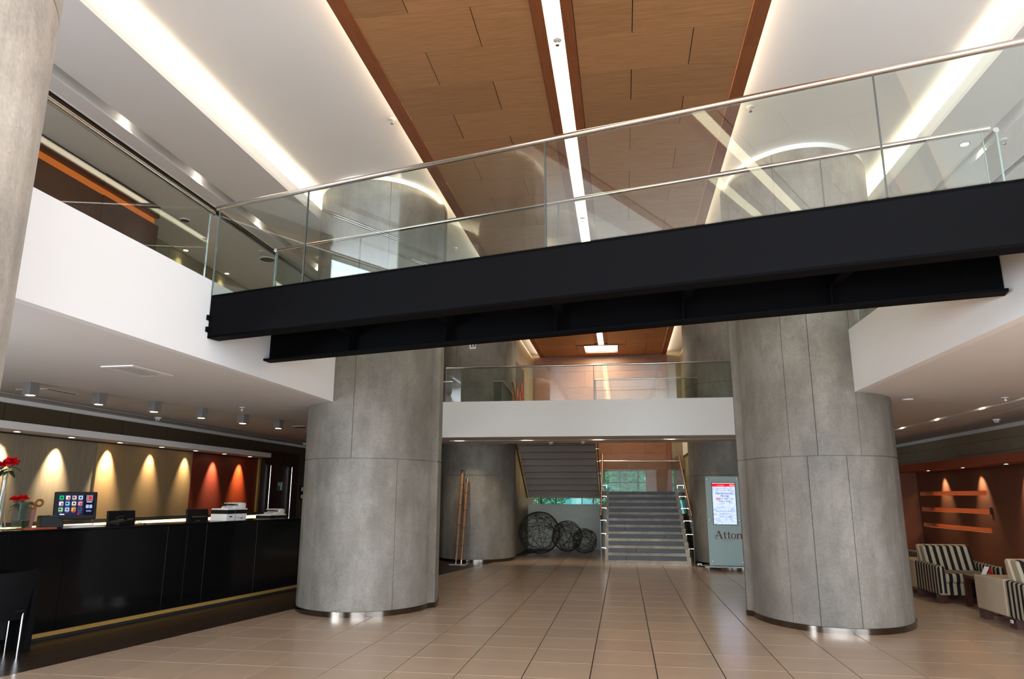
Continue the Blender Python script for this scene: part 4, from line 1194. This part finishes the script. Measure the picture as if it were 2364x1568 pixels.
copy_thing(lt1, 'low dark mahogany table behind the armchair next to the column', (4.78, 14.02, 0))
def tent(loc, label, rot):
    t = thing('table_tent', label, 'card stand', loc, rot, 'folded card stands')
    MB().extr([(-.075, 0), (-.07, 0), (.0, .125), (-.004, .13)], -.05, .05, 'Y').build('card_side', m_paper, t)
    part_label(MB().extr([(.075, 0), (.068, 0), (-.004, .128), (.002, .132)], -.05, .05, 'Y').build('card_side', m_redcard, t), 'red printed side')
    B(-.07, .07, -.05, .05, 0, .003).build('card_base', m_paper, t)
tent((5.28, 11.85, .455), 'folded red and white card stand on the nearest low table', .15)
tent((4.90, 14.20, .455), 'folded red and white card stand behind the armchair back, next to the column', .9)

# ------------------------------------------------------------------ ceiling fittings
lab_spot = ['first', 'second', 'third', 'fourth', 'fifth', 'sixth', 'seventh']
for i, (x, y) in enumerate(((-6.947, 7.367), (-6.761, 8.269), (-6.569, 9.123), (-6.365, 9.967), (-6.162, 10.821), (-5.992, 11.728), (-5.80, 12.62))):
    s = thing('cube_spotlight', '%s cube spotlight from the left on the ceiling over the reception desk' % lab_spot[i], 'spotlight', (x, y, 2.88), math.radians(-12), 'cube spotlights over the desk')
    B(-.062, .062, -.062, .062, -.15, 0).build('housing', m_spotbox, s, bevel=.003)
    MB().lathe([(.05, -.149), (.05, -.152)], 16).build('lens', m_lamp, s)
    spot('cube_spot', (x, y, 2.70), (x, y, 0), 10, (1, .8, .55), math.radians(70), .8)
vt = thing('air_vent', 'white slatted air vent in the lower ceiling near the white mezzanine edge', 'air vent', (-5.12, 6.78, 2.88), math.radians(-2))
MB().box(-.19, .19, -.32, -.27, -.012, 0).box(-.19, .19, .27, .32, -.012, 0).box(-.19, -.15, -.27, .27, -.012, 0).box(.15, .19, -.27, .27, -.012, 0).build('frame', m_plastic, vt)
for k in range(7): MB().mbox(.03, .54, .006, Matrix.Translation((-.126+.042*k, 0, -.006)) @ Matrix.Rotation(.5, 4, 'Y')).build('slat', m_plastic, vt)
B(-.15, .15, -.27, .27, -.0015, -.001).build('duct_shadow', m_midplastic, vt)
ht = thing('access_hatch', 'flush square access hatch in the lower ceiling beside the first cube spotlight', 'hatch', (-7.36, 8.07, 2.88))
B(-.23, .23, -.26, .26, -.004, 0).build('panel', m_ceil, ht); B(.20, .23, -.24, .24, -.007, -.004).build('slot', m_grille, ht)
def smoke(loc, label, s=1.0):
    d = thing('smoke_detector', label, 'smoke detector', loc)
    MB().lathe([(.06*s, 0), (.06*s, -.02*s), (.05*s, -.028*s)], 20).build('base', m_plastic, d, smooth=True)
    MB().lathe([(.04*s, -.028*s), (.045*s, -.048*s), (.03*s, -.06*s)], 20).build('sensor_head', m_plastic, d, smooth=True)
    for k in range(6):
        a = k*PI/3; MB().mbox(.006*s, .02*s, .012*s, Matrix.Translation((.0455*s*math.cos(a), .0455*s*math.sin(a), -.038*s)) @ Matrix.Rotation(a, 4, 'Z')).build('grille_slot', m_grille, d)
smoke((-5.60, 12.03, 6.0), 'smoke detector on the upper left side ceiling near the column')
smoke((-7.88, 11.07, 2.88), 'smoke detector by the ceiling groove above the reception pelmet')
smoke((-7.97, 17.06, 2.88), 'smoke detector on the lower ceiling in front of the timber door')
smoke((6.28, 13.06, 2.88), 'smoke detector on the lower ceiling above the lounge')
smoke((-1.73, 17.42, 2.88), 'smoke detector under the far gallery, left one')
smoke((-.93, 17.23, 2.88), 'smoke detector under the far gallery, right one')
def sprinkler(loc, label):
    d = thing('sprinkler', label, 'sprinkler', loc)
    MB().lathe([(.045, 0), (.045, -.006), (.02, -.012)], 16).build('rosette', m_plastic, d, smooth=True)
    MB().tube([(0, 0, -.01), (0, 0, -.045)], .009, 8).build('stem', m_steel, d)
    MB().tube([(.014, 0, -.03), (.016, 0, -.045), (.0, 0, -.062)], .003, 6).tube([(-.014, 0, -.03), (-.016, 0, -.045), (.0, 0, -.062)], .003, 6).build('yoke', m_steel, d)
    MB().lathe([(.022, -.062), (.022, -.065)], 12).build('deflector', m_steel, d)
for p, lab in (((-2.810, 7.943, 6.33), 'sprinkler on the white coffer ceiling left of the timber field'), ((1.708, 8.316, 6.33), 'sprinkler on the white coffer ceiling right of the timber field'),
               ((-3.126, 12.798, 6.33), 'sprinkler on the white coffer ceiling beyond the front left column'), ((-6.515, 11.555, 6.0), 'sprinkler on the upper left side ceiling beside the round speaker'),
               ((4.887, 8.996, 6.0), 'sprinkler on the upper right side ceiling'), ((-5.686, 9.94, 2.88), 'sprinkler on the lower ceiling over the reception desk'),
               ((5.048, 10.2, 2.88), 'sprinkler on the lower ceiling over the lounge'), ((-.545, 6.55, 6.265), 'sprinkler in the glowing ceiling strip above the bridge handrail'), ((-.553, 11.455, 6.265), 'sprinkler in the glowing ceiling strip seen through the bridge glass')):
    sprinkler(p, lab)
def disc(loc, r_, label, cat='speaker'):
    d = thing('ceiling_'+cat, label, cat, loc)
    MB().lathe([(r_, 0), (r_, -.008), (r_*.92, -.014)], 28).build('rim', m_plastic, d, smooth=True)
    MB().lathe([(r_*.88, -.010), (r_*.88, -.0155)], 28).build('mesh_face', m_midplastic if cat == 'speaker' else m_plastic, d)
disc((-6.61, 11.99, 6.0), .15, 'round speaker on the upper left side ceiling')
disc((-7.0, 9.95, 6.0), .08, 'small round speaker on the upper left side ceiling beside the dark timber block')
disc((-6.148, 12.91, 2.88), .15, 'round speaker on the lower ceiling next to the front left column')
disc((3.847, 10.22, 2.88), .075, 'round plate on the lower ceiling behind the front right column', 'plate')
dl = downlight('downlight', 4.45, 9.05, 6.0, 'bright downlight in the upper right side ceiling', None, .05, m_lampcool)
# lights inside the ceiling slots
def slot_lamps(pts, z, label, group, axis, power=5):
    for i, (x, y) in enumerate(pts):
        d = thing('slot_lamp', '%s lamp glowing inside the %s' % (ordn[i], label), 'downlight', (x, y, z), 0, group)
        MB().lathe([(.045, 0), (.045, -.03)], 14).build('housing', m_plastic, d); MB().lathe([(.036, -.031), (.036, -.033)], 14).build('lens', m_lampcool, d)
        spot('slot_spot', (x, y, z-.035), (x+(.02 if axis == 'Y' else 0), y+(1.3 if axis == 'X' else 0), z-1), power, (1, .86, .62), math.radians(110), .6)
slot_lamps(((5.32, 14.71), (5.32, 13.14), (5.32, 11.55), (5.32, 10.26), (5.32, 8.7)), 3.01, 'lower ceiling slot over the lounge, counting from the column', 'lounge slot lamps', 'Y', 16)
slot_lamps(((-3.9, 16.8), (-2.25, 16.8), (-.56, 16.8), (1.11, 16.8)), 3.01, 'slot under the far gallery, counting from the left', 'far gallery slot lamps', 'X', 50)
slot_lamps(((-5.87, 7.1), (-5.87, 8.65), (-5.87, 10.4), (-5.87, 12.8)), 6.19, 'upper left ceiling slot, counting from the near column', 'upper left slot lamps', 'Y', 30)
slot_lamps(((4.70, 8.1), (4.70, 9.4), (4.7, 11.0)), 6.19, 'upper right ceiling slot, counting from the right edge', 'upper right slot lamps', 'Y', 30)

# ------------------------------------------------------------------ upper left gallery
bk = thing('timber_block', 'dark brown timber room block on the left gallery with an amber lit recess', 'timber block', (-7.05, 9.40, 3.5))
B(-1.0, 0, -1.2, 0, 0, 2.17).build('end_block', m_darkwood, bk)
B(-1.0, 0, -1.2, 0, 2.30, 2.49).build('end_block', m_darkwood, bk)
B(-1.0, -.02, -6.8, -1.2, 0, 2.17).build('lower_face', m_darkwood, bk)
B(-1.0, -.02, -6.8, -1.2, 2.30, 2.49).build('upper_face', m_darkwood, bk)
B(-1.0, -.08, -6.8, -.02, 2.17, 2.30).build('recess_back', m_darkwood, bk)
part_label(B(-.08, -.07, -6.8, -.02, 2.175, 2.295).build('amber_glow', m_orangeled, bk), 'amber lit recess')
for k in range(4): B(-.021, -.012, -6.8+k*1.4+.004, -6.8+(k+1)*1.4-.004, .02, 2.15).build('door_panel', m_darkwood, bk)
for i, y in enumerate((11.3, 12.7, 14.1)):
    d = downlight('downlight', -7.86, y, 5.998, '%s wall washing downlight on the upper left gallery past the timber block' % ordn[i], 'upper wall washers')
    spot('wash_spot', (-7.86, y, 5.97), (-7.99, y, 5.2), 9, (1, .9, .5), math.radians(80), .9)
uc = thing('striped_chair', 'red and white striped chair on the right gallery at the picture edge', 'chair', (4.05, 6.7, 3.5), math.radians(-20))
MB().extr([(-.3, .42), (-.3, .78), (-.22, .98), (.0, 1.06), (.22, .98), (.3, .78), (.3, .42)], .24, .34, 'Y').build('backrest', m_redstripe, uc, bevel=.02)
B(-.3, .3, -.28, .30, .32, .45).build('seat', m_redstripe, uc, bevel=.03)
for x in (-.25, .25):
    for y in (-.23, .27): MB().tube([(x, y, 0), (x, y, .33)], .02, 8).build('leg', m_mahog, uc)

# ------------------------------------------------------------------ outside: trees and a pale building
def tree(label, x, y, h, r_, seed, c):
    rnd = random.Random(seed); t = thing('tree', label, 'tree', (x, y, -.2))
    tk = MB().tube([(0, 0, 0), (.05, .02, h*.3), (-.04, 0, h*.6), (.03, 0, h*.85)], .1, 8, rs=[.12, .1, .07, .03])
    for k in range(6):
        a = rnd.random()*6.3; z = h*rnd.uniform(.3, .7)
        tk.tube([(0, 0, z), (math.cos(a)*r_*.4, math.sin(a)*r_*.4, z+.5), (math.cos(a)*r_*.7, math.sin(a)*r_*.7, z+.7)], .03, 5, rs=[.04, .025, .01])
    tk.build('trunk', M('bark', (92, 80, 66), .9), t, fix=False)
    lv = MB()
    for k in range(6000):
        q = Vector((rnd.gauss(0, 1), rnd.gauss(0, 1), rnd.gauss(0, 1))).normalized()*r_*(rnd.random()**.4)
        q.z = q.z*1.0+h*.62
        u = Vector((rnd.gauss(0, 1), rnd.gauss(0, 1), rnd.gauss(0, .6))).normalized(); w = u.orthogonal().normalized()
        s = rnd.uniform(.06, .12)
        lv.add([q-u*s, q+w*s*.4, q+u*s, q-w*s*.4], [(0, 1, 2, 3)])
    f = lv.build('foliage', M('foliage', c, .6, noise=.6, nscale=5), t, fix=False); f['kind'] = 'stuff'
tree('leafy green tree outside the wide end window', .15, 27.6, 4.6, 1.9, 3, (84, 128, 54))
tree('slender tree outside the narrow end window', 3.1, 29.6, 5.0, 1.7, 5, (76, 122, 60))
tree('leafy tree outside, left of the wide end window', -3.5, 30.2, 4.8, 1.8, 9, (92, 136, 66))
bd = thing('glass_building', 'pale teal building across the street behind the trees', 'building', (0, 36, -.2))
B(-14, 14, 0, 4, 0, 12).build('wall', M('teal_facade', (126, 178, 170), .5), bd)
for i in range(12):
    for k in range(4):
        f = B(-13+i*2.2, -13+i*2.2+1.6, -.05, 0, .8+k*2.8, 2.6+k*2.8).build('window', M('far_glass', (84, 150, 150), .2) if i+k == 0 else bpy.data.materials['far_glass'], bd)

# ------------------------------------------------------------------ lamps of the coves
for k in range(4):
    y = -4.0+8*k+.1; L_ = 7.9
    if y+L_/2 > 23.6: L_ = 7.0; y = 20.0
    strip_light('cove_lamp_left', (-4.97, y, 6.09), (.5, 0, 1), .08, L_, 34, WARM)
    strip_light('cove_lamp_right', (4.11, y, 6.09), (-.5, 0, 1), .08, L_, 34, WARM)
    strip_light('cove_lamp_timber', (-2.56, y, 6.297), (-1, 0, .1), .03, L_, 24, WARM)
    strip_light('cove_lamp_timber', (1.42, y, 6.297), (1, 0, .1), .03, L_, 24, WARM)
area_light('cross_lamp', (-.57, 22.5, 6.255), (0, 0, -1), .9, .9, 60, WARM)
